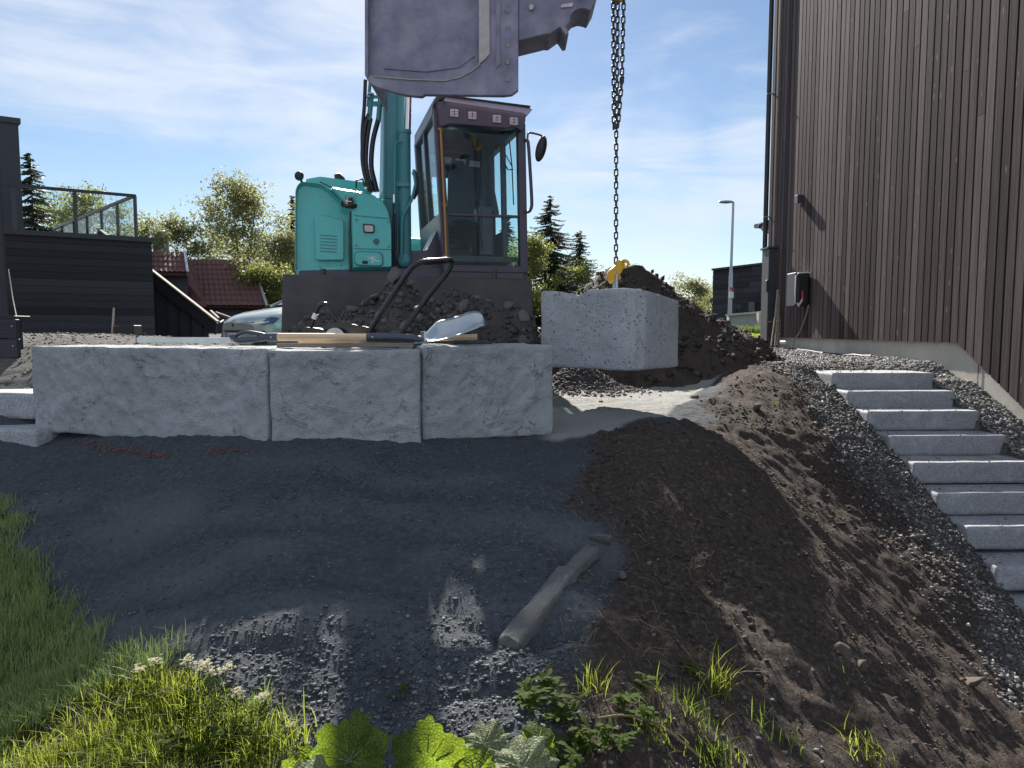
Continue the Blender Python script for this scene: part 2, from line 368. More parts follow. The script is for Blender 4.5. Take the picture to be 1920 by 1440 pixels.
M['galv'] = paint('galvanised_steel', (0.42, 0.45, 0.48), 0.42, 0.8, 0.18, 20.0)
M['chain'] = paint('chain_steel', (0.10, 0.095, 0.09), 0.5, 0.6, 0.25, 30.0)
M['yellow'] = paint('yellow_paint', (0.62, 0.37, 0.02), 0.45, 0.0, 0.18, 12.0, dirt=(0.22, 0.15, 0.06), dirt_amt=0.4)
M['amber'] = paint('amber_tube', (0.45, 0.22, 0.05), 0.4, 0.0, 0.12, 6.0)
M['lens'] = paint('lamp_lens', (0.62, 0.55, 0.58), 0.2, 0.0, 0.2, 30.0)
M['visor'] = paint('smoked_visor', (0.42, 0.38, 0.46), 0.25, 0.0, 0.08, 5.0)
M['seat'] = paint('seat_fabric', (0.035, 0.037, 0.05), 0.8, 0.0, 0.2, 20.0)
M['glass'] = glassmat('cab_glass', (0.90, 0.99, 0.985))
M['rail_glass'] = glassmat('railing_glass', (0.92, 0.95, 0.95))
M['shovel'] = paint('grey_blue_plastic', (0.06, 0.072, 0.10), 0.4, 0.0, 0.15, 8.0)
M['alu'] = paint('aluminium', (0.58, 0.62, 0.62), 0.32, 0.75, 0.1, 10.0, dirt=(0.3, 0.3, 0.28), dirt_amt=0.25)
M['carpaint'] = paint('silver_green_car_paint', (0.40, 0.43, 0.41), 0.25, 0.15, 0.04, 4.0, coat=0.8)
M['carglass'] = paint('car_glass', (0.03, 0.035, 0.04), 0.05, 0.0, 0.1, 4.0)
M['headlight'] = paint('headlight', (0.10, 0.15, 0.30), 0.12, 0.2, 0.3, 12.0)
M['white'] = paint('white_plastic', (0.72, 0.73, 0.74), 0.4, 0.0, 0.06, 8.0)
M['blue'] = paint('plate_blue', (0.02, 0.05, 0.25), 0.4, 0.0, 0.1, 8.0)
M['red'] = paint('red_plastic', (0.45, 0.03, 0.035), 0.45, 0.0, 0.15, 12.0)
M['orange'] = paint('orange_marking_paint', (0.28, 0.085, 0.065), 0.9, 0.0, 0.3, 40.0)
M['grey_metal'] = paint('anthracite_metal', (0.05, 0.053, 0.062), 0.5, 0.1, 0.12, 4.0)
M['flash'] = paint('dark_flashing', (0.04, 0.042, 0.048), 0.4, 0.3, 0.12, 4.0)
M['dark_house'] = paint('distant_black_cladding', (0.040, 0.041, 0.052), 0.6, 0.0, 0.2, 2.0)  # black raised with a blue cast, flare haze mixed into the base colour
M['bark'] = paint('bark', (0.10, 0.085, 0.07), 0.9, 0.0, 0.35, 8.0, 0.6, 20)
M['pale_bark'] = paint('birch_bark', (0.28, 0.26, 0.24), 0.85, 0.0, 0.4, 8.0, 0.4, 20)
M['leaf'] = leafmat('birch_leaves', (0.12, 0.145, 0.055), (0.36, 0.40, 0.12), 0.5)
M['leaf2'] = leafmat('willow_leaves', (0.145, 0.16, 0.085), (0.42, 0.44, 0.19), 0.5)
M['needle'] = leafmat('spruce_needles', (0.045, 0.062, 0.045), (0.12, 0.15, 0.08), 0.35)
M['grass'] = leafmat('lawn_grass', (0.25, 0.34, 0.15), (0.22, 0.32, 0.10), 0.25, 0.8)
M['tallgrass'] = leafmat('tall_grass', (0.10, 0.135, 0.035), (0.42, 0.50, 0.07), 0.58, 0.45)
M['weed'] = leafmat('weed_leaves', (0.06, 0.10, 0.028), (0.26, 0.36, 0.05), 0.55, 0.85)
M['bigleaf'] = leafmat('coltsfoot_leaf', (0.10, 0.18, 0.055), (0.38, 0.54, 0.045), 0.62, 0.6, 22.0, True)
M['leafback'] = leafmat('pale_leaf', (0.26, 0.33, 0.22), (0.30, 0.42, 0.09), 0.4, 0.6, 14.0, True)
M['stem'] = leafmat('weed_stem', (0.08, 0.12, 0.035), (0.2, 0.26, 0.05), 0.3, 0.8)
M['petal'] = leafmat('white_petals', (0.62, 0.64, 0.50), (0.55, 0.55, 0.35), 0.4)
M['straw'] = leafmat('dry_straw', (0.22, 0.18, 0.11), (0.25, 0.2, 0.1), 0.25)
M['tile'] = paint('red_clay_tile', (0.13, 0.058, 0.052), 0.75, 0.0, 0.3, 3.0)
M['lawn_far'] = paint('far_lawn', (0.16, 0.19, 0.03), 0.9, 0.0, 0.3, 3.0)

def stonemat(name, stops, rough=0.85):
    m, nt, b = newmat(name); g = N(nt, 'ShaderNodeNewGeometry')
    c = ramp(nt, g.outputs['Random Per Island'], stops)
    n1 = noise(nt, g.outputs['Position'], 40, 4)
    c = mix(nt, 0.5, c, mix(nt, n1, (0.2, 0.2, 0.2), (1.0, 1.0, 1.0)), 'MULTIPLY')
    nt.links.new(c, b.inputs['Base Color']); b.inputs['Roughness'].default_value = rough; return m
M['gravel'] = stonemat('crushed_gravel', [(0, (0.11, 0.105, 0.10)), (0.5, (0.24, 0.235, 0.225)), (0.85, (0.36, 0.34, 0.32)), (1, (0.50, 0.48, 0.46))])
M['sandstone'] = stonemat('fine_gravel', [(0, (0.055, 0.064, 0.076)), (0.6, (0.10, 0.112, 0.126)), (1, (0.24, 0.25, 0.26))])
M['clod'] = stonemat('soil_clods', [(0, (0.035, 0.026, 0.021)), (0.6, (0.07, 0.054, 0.043)), (0.95, (0.11, 0.09, 0.075)), (1, (0.2, 0.18, 0.16))], 0.95)
M['rock'] = stonemat('dark_rock', [(0, (0.06, 0.056, 0.055)), (0.6, (0.095, 0.09, 0.088)), (1, (0.16, 0.15, 0.145))])
M['soilheap'] = paint('dark_soil', (0.045, 0.034, 0.028), 0.95, 0.0, 0.4, 5.0, 1.0, 35)
M['rockheap'] = paint('dark_rubble', (0.062, 0.057, 0.055), 0.95, 0.0, 0.4, 5.0, 1.0, 30)
M['slab'] = concrete('sandy_concrete', (0.15, 0.15, 0.148), 0.0, 0.6)

# ================================================================== TERRAIN
SY = [699.5, 734, 771.5, 817.5, 868, 925, 988, 1063, 1150]; SX = [1562, 1592, 1628.5, 1669, 1715, 1760.5, 1815, 1872, 1940]
SD = [7.52, 7.16, 6.80, 6.49, 6.15, 5.84, 5.52, 5.21, 4.88]
STEP = [P(a, b, c) for a, b, c in zip(SX, SY, SD)]
CP = np.array([
 # where the photographer stands
 (0, 1.2, -.05), (-2, 1.2, -.5), (2, 1.2, -.55), (0, -1.5, -.2), (-4, -1.5, -.7), (4, -1.5, -.9), (5, 2, -1.0), (-5, 2, -.55),
 # foot of the slope
 (-.5, 2.3, .22), (.3, 2.35, .21), (-2.0, 2.55, -.05), (-1.2, 2.4, .21), (.9, 2.45, .08), (1.424, 2.666, -.12), (2.26, 3.0, -.33), (2.45, 4.0, -.2),
 (-2.17, 3.1, .09), (-2.14, 3.35, .22), (-2.87, 3.9, .46), (-1.35, 2.75, .335), (-3.6, 3.4, .0),
 # slope below the block wall
 (-3.4, 4.85, .79), (-3.3, 5.0, .82), (-2.4, 4.52, .815), (-1.5, 4.14, .825), (-.6, 4.18, .83), (.28, 4.6, .855),
 (-.5, 3.3, .56), (-.5, 2.8, .39), (-1.5, 3.4, .57), (.3, 3.3, .53), (.3, 2.85, .38), (-2.4, 4.1, .66),
 # behind the wall
 (-3.4, 6.0, 1.38), (-2.4, 5.6, 1.34), (-1.4, 5.15, 1.25), (-.5, 5.2, 1.0), (.4, 5.5, .90), (-1.5, 6.5, 1.2), (0, 6.5, .97), (-4.5, 6.0, 1.35),
 # bed right of the wall and the crest
 (.6, 4.85, .89), (1.0, 5.4, .905), (1.5, 6.4, .94), (2.1, 7.6, 1.0), (1.0, 7, .95), (1.25, 4.5, .872), (.75, 4.4, .83), (1.326, 3.314, .29), (.85, 3.4, .37), (.8, 2.9, .24),
 (2.6, 5.8, .57), (2.0, 6.4, .92), (2.0, 5.0, .48), (2.5, 6.8, 1.0), (2.7, 7.9, 1.20), (2.75, 7.2, 1.10),
 # left of the stairs
 (2.9, 7.1, 1.02), (2.95, 6.5, .80), (2.9, 5.6, .30), (3.0, 4.6, -.18), (3.4, 4.2, -.62), (3.0, 3.2, -.62), (2.8, 5.4, .20),
 # under and right of the stairs
 (4.0, 7.6, 1.0), (4.0, 6.5, .60), (4.0, 5.6, .05), (4.0, 5.0, -.35), (4.72, 7.9, 1.15), (4.9, 4, -.75), (4.6, 2.5, -.95), (4.0, 4.2, -.65),
 # plateau
 (-6, 6.5, 1.36), (-7, 12, 1.37), (-3, 9, 1.25), (0, 9, 1.05), (0, 12, 1.2), (3, 9, 1.14), (4.4, 9.5, 1.2), (4.65, 13, 1.285), (3, 12.5, 1.23), (7, 13, 1.28), (-10, 14, 1.37), (-5, 14, 1.12),
 (-12, 8, 1.2), (-12, 3, .3), (-12, -2, -.7), (12, 8, 1.0), (12, 3, -.6), (12, -2, -1), (0, 16, 1.3), (8, 17, 1.33), (-12, 17, 1.37), (16, 17, 1.33),
], float)
def _tps_fit(C, lam=0.0015):
    n = len(C); d = np.hypot(C[:, None, 0]-C[None, :, 0], C[:, None, 1]-C[None, :, 1])
    K = np.where(d > 0, d*d*np.log(d+1e-12), 0)+lam*np.eye(n)
    Pm = np.c_[np.ones(n), C[:, :2]]
    A = np.block([[K, Pm], [Pm.T, np.zeros((3, 3))]])
    return np.linalg.solve(A, np.r_[C[:, 2], 0, 0, 0])
_W = _tps_fit(CP)
def sstep(a, b, x):
    t = np.clip((x-a)/(b-a), 0, 1); return t*t*(3-2*t)
def H0(x, y):
    x = np.atleast_1d(np.asarray(x, float)); y = np.atleast_1d(np.asarray(y, float)); sh = x.shape
    xr, yr = x.ravel(), y.ravel()
    xc, yc = np.clip(xr, -11, 11), np.clip(yr, -1.5, 16)
    out = np.empty(len(xr))
    for i in range(0, len(xr), 20000):
        a, b = xc[i:i+20000], yc[i:i+20000]
        d2 = (a[:, None]-CP[None, :, 0])**2+(b[:, None]-CP[None, :, 1])**2
        out[i:i+20000] = (0.5*d2*np.log(d2+1e-12))@_W[:-3]+_W[-3]+_W[-2]*a+_W[-1]*b
    w = sstep(12.5, 16, yr)
    out = out*(1-w)+1.36*w
    # small heap of dark gravel behind the hanging block
    out += 0.25*np.exp(-(((xr-.72)/.36)**2+((yr-7.45)/.30)**2))
    # the flight of steps: banks follow the nosing line, the ground under the treads is cut away
    ys = np.array(SD[::-1]); nose = np.interp(yr, ys, np.array([s.z for s in STEP[::-1]])); x0 = np.interp(yr, ys, np.array([s.x for s in STEP[::-1]]))
    iny = sstep(4.3, 4.7, yr)*(1-sstep(7.6, 8.1, yr))
    wl = sstep(-.42, -.08, xr-x0)*(xr < 5.2)*iny
    out = out*(1-wl)+(nose-np.where(xr < x0+.5, .13, .09))*wl
    foot = (xr > x0+.03)&(xr < x0+1.07)&(yr > 4.3)&(yr < 7.98)
    out = np.where(foot, np.minimum(out, nose-.30), out)
    return out.reshape(sh)
def zbed(x): return np.interp(x, [-9, .30, .42, 1.6, 2.2, 9], [.30, .30, .62, 1.55, 1.75, 1.75])
def soil_w(x, y):
    n = 0.16*fbm(x*1.7, y*1.7, o=4, s=5)
    b = np.interp(y, [2.0, 2.8, 3.2, 3.8, 4.3, 5.0, 6.0, 7.4, 9], [.15, .30, .45, .36, .40, 1.0, 1.6, 2.2, 2.5])
    left = sstep(-.07, .10, x-b+n)
    g = np.interp(y, [2.0, 3.0, 4.3, 5.2, 6.0, 7.0, 8.0], [3.25, 3.15, 3.12, 3.06, 2.94, 2.86, 2.85])
    right = 1-sstep(-.12, .16, x-g+n*1.6)
    w = left*right*(1-sstep(7.9, 8.6, y+n))
    return w
def H(x, y):
    """ground height with relief"""
    x = np.atleast_1d(np.asarray(x, float)); y = np.atleast_1d(np.asarray(y, float))
    z = H0(x, y); s = soil_w(x, y)
    near = sstep(13, 9, y)*sstep(-8, -6, x)
    sand = 1-s
    # raked and tracked fine gravel: soft ruts along the contour
    ph = (y+0.10*x+0.35*fbm(x*.7, y*.7, o=3, s=11))*2*math.pi/0.44
    rut = 0.040*(np.abs(np.sin(ph*.5))**.6-.5)*1.0*(0.5+0.5*fbm(x*.9, y*.9, o=2, s=3))
    slope = sstep(4.1, 3.8, y)*sstep(-3.4, -2.4, x)
    z = z+near*sand*(slope*rut+(0.006+0.014*slope)*fbm(x*2.1, y*2.1, o=3, s=21)+0.008*fbm(x*13, y*13, o=3, s=31))
    # soil: runnels down the slope to the lower right, clods and hollows
    a = x*0.80+y*0.60; c = -x*0.60+y*0.80
    z = z+near*s*(0.026*fbm(a*4.2, c*0.9, o=3, s=41)+0.014*fbm(x*2.6, y*2.6, o=4, s=51)+0.015*fbm(x*12, y*12, o=3, s=61))
    return z
def HS(x, y): return float(H(x, y)[0])
def G(px, py, f=H0):
    d = ray(px, py); ts = np.linspace(1.2, 14, 700)/d.y
    zz = CZ+d.z*ts; hh = f(d.x*ts, d.y*ts)
    k = np.argmax(zz < hh)
    if zz[k] >= hh[k]: k = len(ts)-1
    t = ts[k]; return Vector((d.x*t, d.y*t, float(f(d.x*t, d.y*t)[0])))
def poly_world(pix): return [(G(a, b).x, G(a, b).y) for a, b in pix]
def inpoly(x, y, poly):
    r = np.zeros(np.shape(x), bool); n = len(poly)
    for i in range(n):
        x1, y1 = poly[i]; x2, y2 = poly[(i+1) % n]
        c = ((y1 > y) != (y2 > y)) & (x < (x2-x1)*(y-y1)/((y2-y1)+1e-12)+x1); r ^= c
    return r
GRASS = poly_world([(-160, 930), (0, 955), (62, 1085), (140, 1175), (190, 1245), (300, 1285), (480, 1400), (505, 1500), (-160, 1800)])

def lines(segs):
    out = []
    for a, b, st in segs: out += list(np.arange(a, b, st))
    out.append(segs[-1][1]); return np.array(out)
gx = lines([(-400, -60, 40), (-60, -14, 6), (-14, -4.4, .4), (-4.4, -3.2, .06), (-3.2, 3.7, .0225), (3.7, 5.6, .05), (5.6, 14, .6), (14, 60, 6), (60, 401, 40)])
gy = lines([(-40, -4, 6), (-4, 1.4, .3), (1.4, 6.2, .0225), (6.2, 8.4, .04), (8.4, 14, .12), (14, 26, .8), (26, 60, 5), (60, 701, 60)])
XX, YY = np.meshgrid(gx, gy); ZZ = H(XX, YY)
nx, ny = len(gx), len(gy)
idx = np.arange(nx*ny).reshape(ny, nx)
Fq = np.stack([idx[:-1, :-1], idx[:-1, 1:], idx[1:, 1:], idx[1:, :-1]], -1).reshape(-1, 4)
def groundmat():
    m, nt, b = newmat('ground_earth'); pos = N(nt, 'ShaderNodeNewGeometry').outputs['Position']
    at = N(nt, 'ShaderNodeVertexColor', layer_name='zone'); sepc = N(nt, 'ShaderNodeSeparateColor', {0: at.outputs[0]})
    n1 = noise(nt, pos, 3.2, 8, 0.65, 0.3); n2 = noise(nt, pos, 38, 6, 0.65); n3 = noise(nt, pos, 170, 4, 0.6); n4 = noise(nt, pos, 1.1, 5, 0.6)
    sand = ramp(nt, n2, [(0.25, (0.040, 0.048, 0.057)), (0.55, (0.084, 0.096, 0.110)), (0.8, (0.17, 0.182, 0.192))])
    sand = mix(nt, N(nt, 'ShaderNodeMapRange', {'Value': n1, 'From Min': 0.57, 'From Max': 0.72, 'To Max': 0.75}).outputs[0], sand, (0.050, 0.040, 0.040))
    sand = mix(nt, N(nt, 'ShaderNodeMapRange', {'Value': n4, 'From Min': 0.35, 'From Max': 0.65, 'To Max': 0.4}).outputs[0], sand, (0.062, 0.070, 0.082))
    ridge_shade = N(nt, 'ShaderNodeAttribute', attribute_name='ridge').outputs['Fac']
    sand = mix(nt, ridge_shade, sand, mix(nt, n2, (0.082, 0.094, 0.108), (0.165, 0.182, 0.20)))  # crests paler, furrows darker: relief shading painted into the sand colour
    soil = ramp(nt, n2, [(0.25, (0.022, 0.0175, 0.016)), (0.55, (0.072, 0.056, 0.047)), (0.8, (0.22, 0.178, 0.148))])
    soil = mix(nt, N(nt, 'ShaderNodeMapRange', {'Value': n1, 'From Min': 0.5, 'From Max': 0.75, 'To Max': 0.5}).outputs[0], soil, (0.085, 0.066, 0.055))
    gr = ramp(nt, n2, [(0.25, (0.06, 0.056, 0.053)), (0.55, (0.14, 0.135, 0.128)), (0.8, (0.26, 0.25, 0.235))])
    turf = ramp(nt, n2, [(0.25, (0.018, 0.016, 0.010)), (0.7, (0.045, 0.05, 0.02))])
    c = mix(nt, sepc.outputs[0], sand, soil); c = mix(nt, sepc.outputs[1], c, gr); c = mix(nt, sepc.outputs[2], c, turf)
    # the freshly spread pale bed
    c = mix(nt, at.outputs['Alpha'], c, mix(nt, n2, (0.22, 0.225, 0.22), (0.42, 0.42, 0.405)))
    nt.links.new(c, b.inputs['Base Color']); b.inputs['Roughness'].default_value = 0.92; b.inputs['Specular IOR Level'].default_value = 0.2
    h = N(nt, 'ShaderNodeMath', {0: n2, 1: N(nt, 'ShaderNodeMath', {0: n3, 1: 0.5}, operation='MULTIPLY').outputs[0]}, operation='ADD').outputs[0]
    nt.links.new(bump(nt, h, 0.9, 0.022), b.inputs['Normal']); return m
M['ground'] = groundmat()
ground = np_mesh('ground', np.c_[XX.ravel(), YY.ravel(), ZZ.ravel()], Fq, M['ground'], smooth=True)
finish(ground, 'sloping ground of fine gravel, dark soil and turf', None, None, 'structure')
xf, yf = XX.ravel(), YY.ravel()
sw = soil_w(xf, yf)
nz_ = 0.12*fbm(xf*2, yf*2, o=3, s=77)
turf = inpoly(xf+nz_*.6, yf+nz_*.6, GRASS)*1.0
farlawn = ((yf > 16) & ((xf < -20) | (xf > 4.0) | (yf > 30)))*1.0
gravel_w = np.clip(sstep(2.6, 3.0, xf+nz_)*(1-sw)+sstep(5.3, 5.8, yf+nz_)*sstep(-.9, -1.5, xf)*(yf < 16), 0, 1)*(yf > 2.5)
bed = sstep(.0, .12, zbed(xf*0+0)*0+(yf-np.interp(xf, [.25, .7, 1.2, 1.8, 2.3], [4.6, 4.9, 5.6, 6.8, 7.8])+nz_))*sstep(2.5, 2.1, xf+nz_)*sstep(.15, .3, xf)*(yf < 9)*(1-sstep(.008, .03, .13*np.exp(-(((xf-.80)/.33)**2+((yf-7.5)/.28)**2))))
def ridge(x, y):  # crest mask for the painted relief shading and the stone scatter
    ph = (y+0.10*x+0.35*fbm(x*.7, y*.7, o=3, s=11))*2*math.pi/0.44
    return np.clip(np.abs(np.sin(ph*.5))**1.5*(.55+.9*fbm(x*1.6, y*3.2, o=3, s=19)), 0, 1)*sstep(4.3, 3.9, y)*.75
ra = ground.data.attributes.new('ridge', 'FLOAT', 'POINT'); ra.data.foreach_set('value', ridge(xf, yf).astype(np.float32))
ca = ground.data.color_attributes.new('zone', 'FLOAT_COLOR', 'POINT')
ca.data.foreach_set('color', np.c_[sw*(1-turf)*(1-bed), gravel_w, np.clip(turf+farlawn, 0, 1), bed].astype(np.float32).ravel())

# ------------------------------------------------------------------ scattered stones (uncountable: one object per kind)
_b = bmesh.new(); bmesh.ops.create_icosphere(_b, subdivisions=1, radius=1.0)
ICO_V = np.array([v.co[:] for v in _b.verts]); ICO_F = np.array([[v.index for v in f.verts] for f in _b.faces]); _b.free()
OCT_V = np.array([(1, 0, 0), (-1, 0, 0), (0, 1, 0), (0, -1, 0), (0, 0, 1), (0, 0, -1)], float)
OCT_F = np.array([(0, 2, 4), (2, 1, 4), (1, 3, 4), (3, 0, 4), (2, 0, 5), (1, 2, 5), (3, 1, 5), (0, 3, 5)])
def rotmats(n, rng):
    q = rng.normal(size=(n, 4)); q /= np.linalg.norm(q, axis=1)[:, None]; w, x, y, z = q.T
    return np.stack([np.stack([1-2*(y*y+z*z), 2*(x*y-z*w), 2*(x*z+y*w)], -1), np.stack([2*(x*y+z*w), 1-2*(x*x+z*z), 2*(y*z-x*w)], -1), np.stack([2*(x*z-y*w), 2*(y*z+x*w), 1-2*(x*x+y*y)], -1)], 1)
def stones(name, pts, size, mat, seed, flat=0.7, base='oct', jit=0.45, label=None, parent=None):
    rng = np.random.default_rng(seed); n = len(pts)
    BV, BF = (OCT_V, OCT_F) if base == 'oct' else (ICO_V, ICO_F)
    v = np.repeat(BV[None], n, 0)*(1+rng.uniform(-jit, jit, (n, len(BV), 1)))
    v = np.einsum('nij,nkj->nki', rotmats(n, rng), v)
    v *= (np.asarray(size)[:, None, None])*rng.uniform(.7, 1.3, (n, 1, 3)); v[:, :, 2] *= flat
    v += np.asarray(pts)[:, None, :]
    f = (BF[None]+np.arange(n)[:, None, None]*len(BV)).reshape(-1, 3)
    o = np_mesh(name, v.reshape(-1, 3), f, mat, parent)
    return finish(o, label, None, None, 'stuff')
rng = np.random.default_rng(3)
def scat(n, x0, x1, y0, y1, wfun, sz0, sz1, p=3.0, f=H):
    x = rng.uniform(x0, x1, n); y = rng.uniform(y0, y1, n)
    k = rng.uniform(size=n) < wfun(x, y); x, y = x[k], y[k]
    s = sz0+(sz1-sz0)*rng.uniform(size=len(x))**p
    return np.c_[x, y, f(x, y)+s*0.22], s
STAIR_X0 = 3.2
def w_gravel(x, y):
    n = 0.14*fbm(x*2, y*2, o=3, s=77)
    return sstep(2.62, 2.85, x+n)*(1-soil_w(x, y)*.8)*(y < 12.6)
p_, s_ = scat(50000, 2.6, 4.95, 3.6, 8.4, w_gravel, .007, .023, 2.0)
k_ = (rng.uniform(size=len(p_)) < .62)&(p_[:, 0] < 4.2)
stones('crushed_gravel', p_[~k_], s_[~k_], M['gravel'], 11, label='grey crushed gravel beside the granite stairs')
stones('crushed_gravel', p_[k_], s_[k_], M['rock'], 27, label='darker soil-stained stones in the gravel beside the granite stairs')
p_, s_ = scat(12000, 2.2, 4.9, 8.4, 13.2, lambda x, y: (x < 5.06-.034*y)*sstep(2.3, 2.9, x), .012, .028, 2.0)
stones('crushed_gravel', p_, s_, M['gravel'], 12, label='sunlit pale gravel at the foot of the tall clad wall')
p_, s_ = scat(16000, -9.5, -.9, 5.5, 14.6, lambda x, y: sstep(.72, .68, -x/y)*sstep(14.8, 14.2, y-x*0), .007, .018, 2.0)
stones('crushed_gravel', p_, s_, M['gravel'], 13, label='grey gravel behind the long concrete block')
def w_sand(x, y):
    return (1-soil_w(x, y))*(1-inpoly(x, y, GRASS))*(0.25+0.75*sstep(-.1, .35, fbm(x*1.6, y*1.6, o=3, s=91)))*(1-.7*ridge(x, y))
p_, s_ = scat(36000, -3.4, 1.7, 2.1, 4.75, w_sand, .003, .011, 4.0)
stones('fine_gravel', p_, s_, M['sandstone'], 14, flat=.42, label='fine grey gravel spread on the slope below the blocks')
p_, s_ = scat(26000, .2, 3.3, 2.3, 7.6, lambda x, y: soil_w(x, y)*(0.15+0.85*sstep(-.15, .4, fbm(x*2.3, y*2.3, o=3, s=191))), .003, .018, 6.0)
stones('soil_clods', p_, s_, M['clod'], 15, label='dark soil clods on the slope beside the stairs')
p_, s_ = scat(12000, -1.2, 1.2, 2.05, 2.95, lambda x, y: (1-inpoly(x, y, GRASS))*sstep(3.0, 2.5, y)*(1-.92*soil_w(x, y)), .004, .014, 3.0)
stones('coarse_gravel', p_, s_, M['sandstone'], 16, flat=.5, label='coarse dark gravel at the foot of the slope')

x_ = rng.normal(.72, .30, 2600); y_ = rng.normal(7.35, .26, 2600)
stones('dark_gravel', np.c_[x_, y_, H(x_, y_)+.004], .006+.02*rng.uniform(size=2600)**2, M['rock'], 17, label='dark gravel on the small heap under the hanging block')
# ------------------------------------------------------------------ heaps
def heap(name, x0, x1, y0, y1, step, fz, mat, **k):
    ax = np.arange(x0, x1+step, step); ay = np.arange(y0, y1+step, step); X, Y = np.meshgrid(ax, ay); Z = fz(X, Y)
    n, m = len(ax), len(ay); I = np.arange(n*m).reshape(m, n)
    Q = np.stack([I[:-1, :-1], I[:-1, 1:], I[1:, 1:], I[1:, :-1]], -1).reshape(-1, 4)
    o = np_mesh(name, np.c_[X.ravel(), Y.ravel(), Z.ravel()], Q, mat, smooth=True); return finish(o, **k)
def soil_z(x, y):
    r = np.sqrt(((x-1.36)/np.where(x > 1.36, 2.35, 1.6))**2+((y-9.5)/np.where(x > 1.36, 1.9, 1.6))**2)
    base = H0(x, y)-.10
    h = 1.58*np.clip(1-r, -.2, 1)-.10*np.exp(-(r/.10)**2)
    lump = 0.085*fbm(x*2.6, y*2.6, o=4, s=7)+0.05*np.abs(fbm(x*7, y*7, o=3, s=9))+.02*fbm(x*21, y*21, o=2, s=10)
    return np.where(h > -.05, base+h+lump*sstep(-.1, .2, h), base-.25)
heap('soil_heap', -.6, 3.9, 7.4, 11.3, .045, soil_z, M['soilheap'], label='tall heap of dark soil behind the hanging block', kind='stuff')
x_ = rng.uniform(-.4, 3.8, 5200); y_ = rng.uniform(7.6, 10.6, 5200); k_ = rng.uniform(size=5200)**6
keep = soil_z(x_, y_) > H0(x_, y_)+.02
stones('soil_lumps', np.c_[x_, y_, soil_z(x_, y_)+.008][keep], (.008+.045*k_)[keep], M['clod'], 18, flat=.85, label='loose lumps on the dark soil heap')
prof_x = [P(a, 600, 6.5).x for a in (520, 545, 600, 640, 690, 745, 800, 850, 900, 940, 1000, 1030)]
prof_z = [P(700, b, 6.5).z for b in (652, 628, 610, 588, 558, 545, 558, 574, 588, 596, 606, 652)]
def rock_z(x, y):
    top = np.interp(x, prof_x, prof_z); base = H0(x, y)-.06
    f = np.where(y < 6.5, 1-((6.5-y)/1.15), 1-((y-6.5)/2.6)); f = np.clip(f, 0, 1)
    z = base+(top-base)*f+(0.09*fbm(x*4, y*4, o=3, s=14)+.05*np.abs(fbm(x*9, y*9, o=3, s=15)))*f
    edge = sstep(prof_x[0], prof_x[1], x)*sstep(prof_x[-1], prof_x[-2], x)
    return base-.1+(z-base+.1)*edge
heap('rubble_heap', -2.3, .5, 5.3, 7.15, .035, rock_z, M['rockheap'], label='heap of dark earth and rubble pushed up before the dozer blade', kind='stuff')
x_ = rng.uniform(-2.1, .35, 3600); y_ = rng.uniform(5.5, 6.75, 3600); k_ = rng.uniform(size=3600)**4
stones('rubble_chips', np.c_[x_, y_, rock_z(x_, y_)+.005], .010+.034*k_, M['rock'], 19, flat=.8, label='small broken stone chips on the rubble heap')
def rock(name, c, r, mat, seed, label, cat='rock', group=None, sq=(1, 1, .75)):
    g = np.random.default_rng(seed); v = ICO_V.copy()
    bm = bmesh.new(); bmesh.ops.create_icosphere(bm, subdivisions=2, radius=1.0)
    V = np.array([q.co[:] for q in bm.verts]); Fc = np.array([[q.index for q in f.verts] for f in bm.faces]); bm.free()
    for _ in range(15):      # chop with planes: angular broken stone
        n = g.normal(size=3); n /= np.linalg.norm(n); d = g.uniform(.32, .75); e = V@n
        V = V-np.where(e > d, e-d, 0)[:, None]*n
    V = V*np.array(sq)*g.uniform(.8, 1.7, 3)
    V = V@rotmats(1, g)[0].T*r
    return finish(np_mesh(name, V+np.array(c), Fc, mat), label, cat, group)
for i in range(46):
    x = rng.uniform(-1.75, .28); y = rng.uniform(5.75, 6.6); r = rng.uniform(.035, .085)
    rock('rock', (x, y, float(rock_z(np.array([x]), np.array([y]))[0])+r*.25), r, M['rock'], 100+i, 'dark broken rock lying in the rubble heap', group='rocks in the rubble heap')
big = P(745, 522, 6.45); rock('rock', big, .13, M['rock'], 77, 'largest grey rock on the peak of the rubble heap')
pr = P(985, 597, 6.0); rock('rock', pr, .075, M['slab'], 78, 'pale tilted rock at the right end of the rubble heap', sq=(.7, .7, 1.3))

# ------------------------------------------------------------------ block wall
def rbox_grid(L, D, Hh, st):
    vs = []; fs = []
    def face(o, u, v, nu, nv):
        b = len(vs)
        for j in range(nv+1):
            for i in range(nu+1): vs.append(np.array(o)+np.array(u)*i/nu+np.array(v)*j/nv)
        for j in range(nv):
            for i in range(nu): a = b+j*(nu+1)+i; fs.append((a, a+1, a+nu+2, a+nu+1))
    nl, nd, nh = [max(2, int(round(q/st))) for q in (L, D, Hh)]
    face((0, 0, 0), (L, 0, 0), (0, 0, Hh), nl, nh); face((L, D, 0), (-L, 0, 0), (0, 0, Hh), nl, nh)
    face((L, 0, 0), (0, D, 0), (0, 0, Hh), nd, nh); face((0, D, 0), (0, -D, 0), (0, 0, Hh), nd, nh)
    face((0, 0, Hh), (L, 0, 0), (0, D, 0), nl, nd); face((0, D, 0), (L, 0, 0), (0, -D, 0), nl, nd)
    V = np.array(vs); Q = np.array(fs)
    key = np.round(V/(st*0.05)).astype(np.int64); _, first, inv = np.unique(key, axis=0, return_index=True, return_inverse=True)
    return V[first], inv.ravel()[Q]
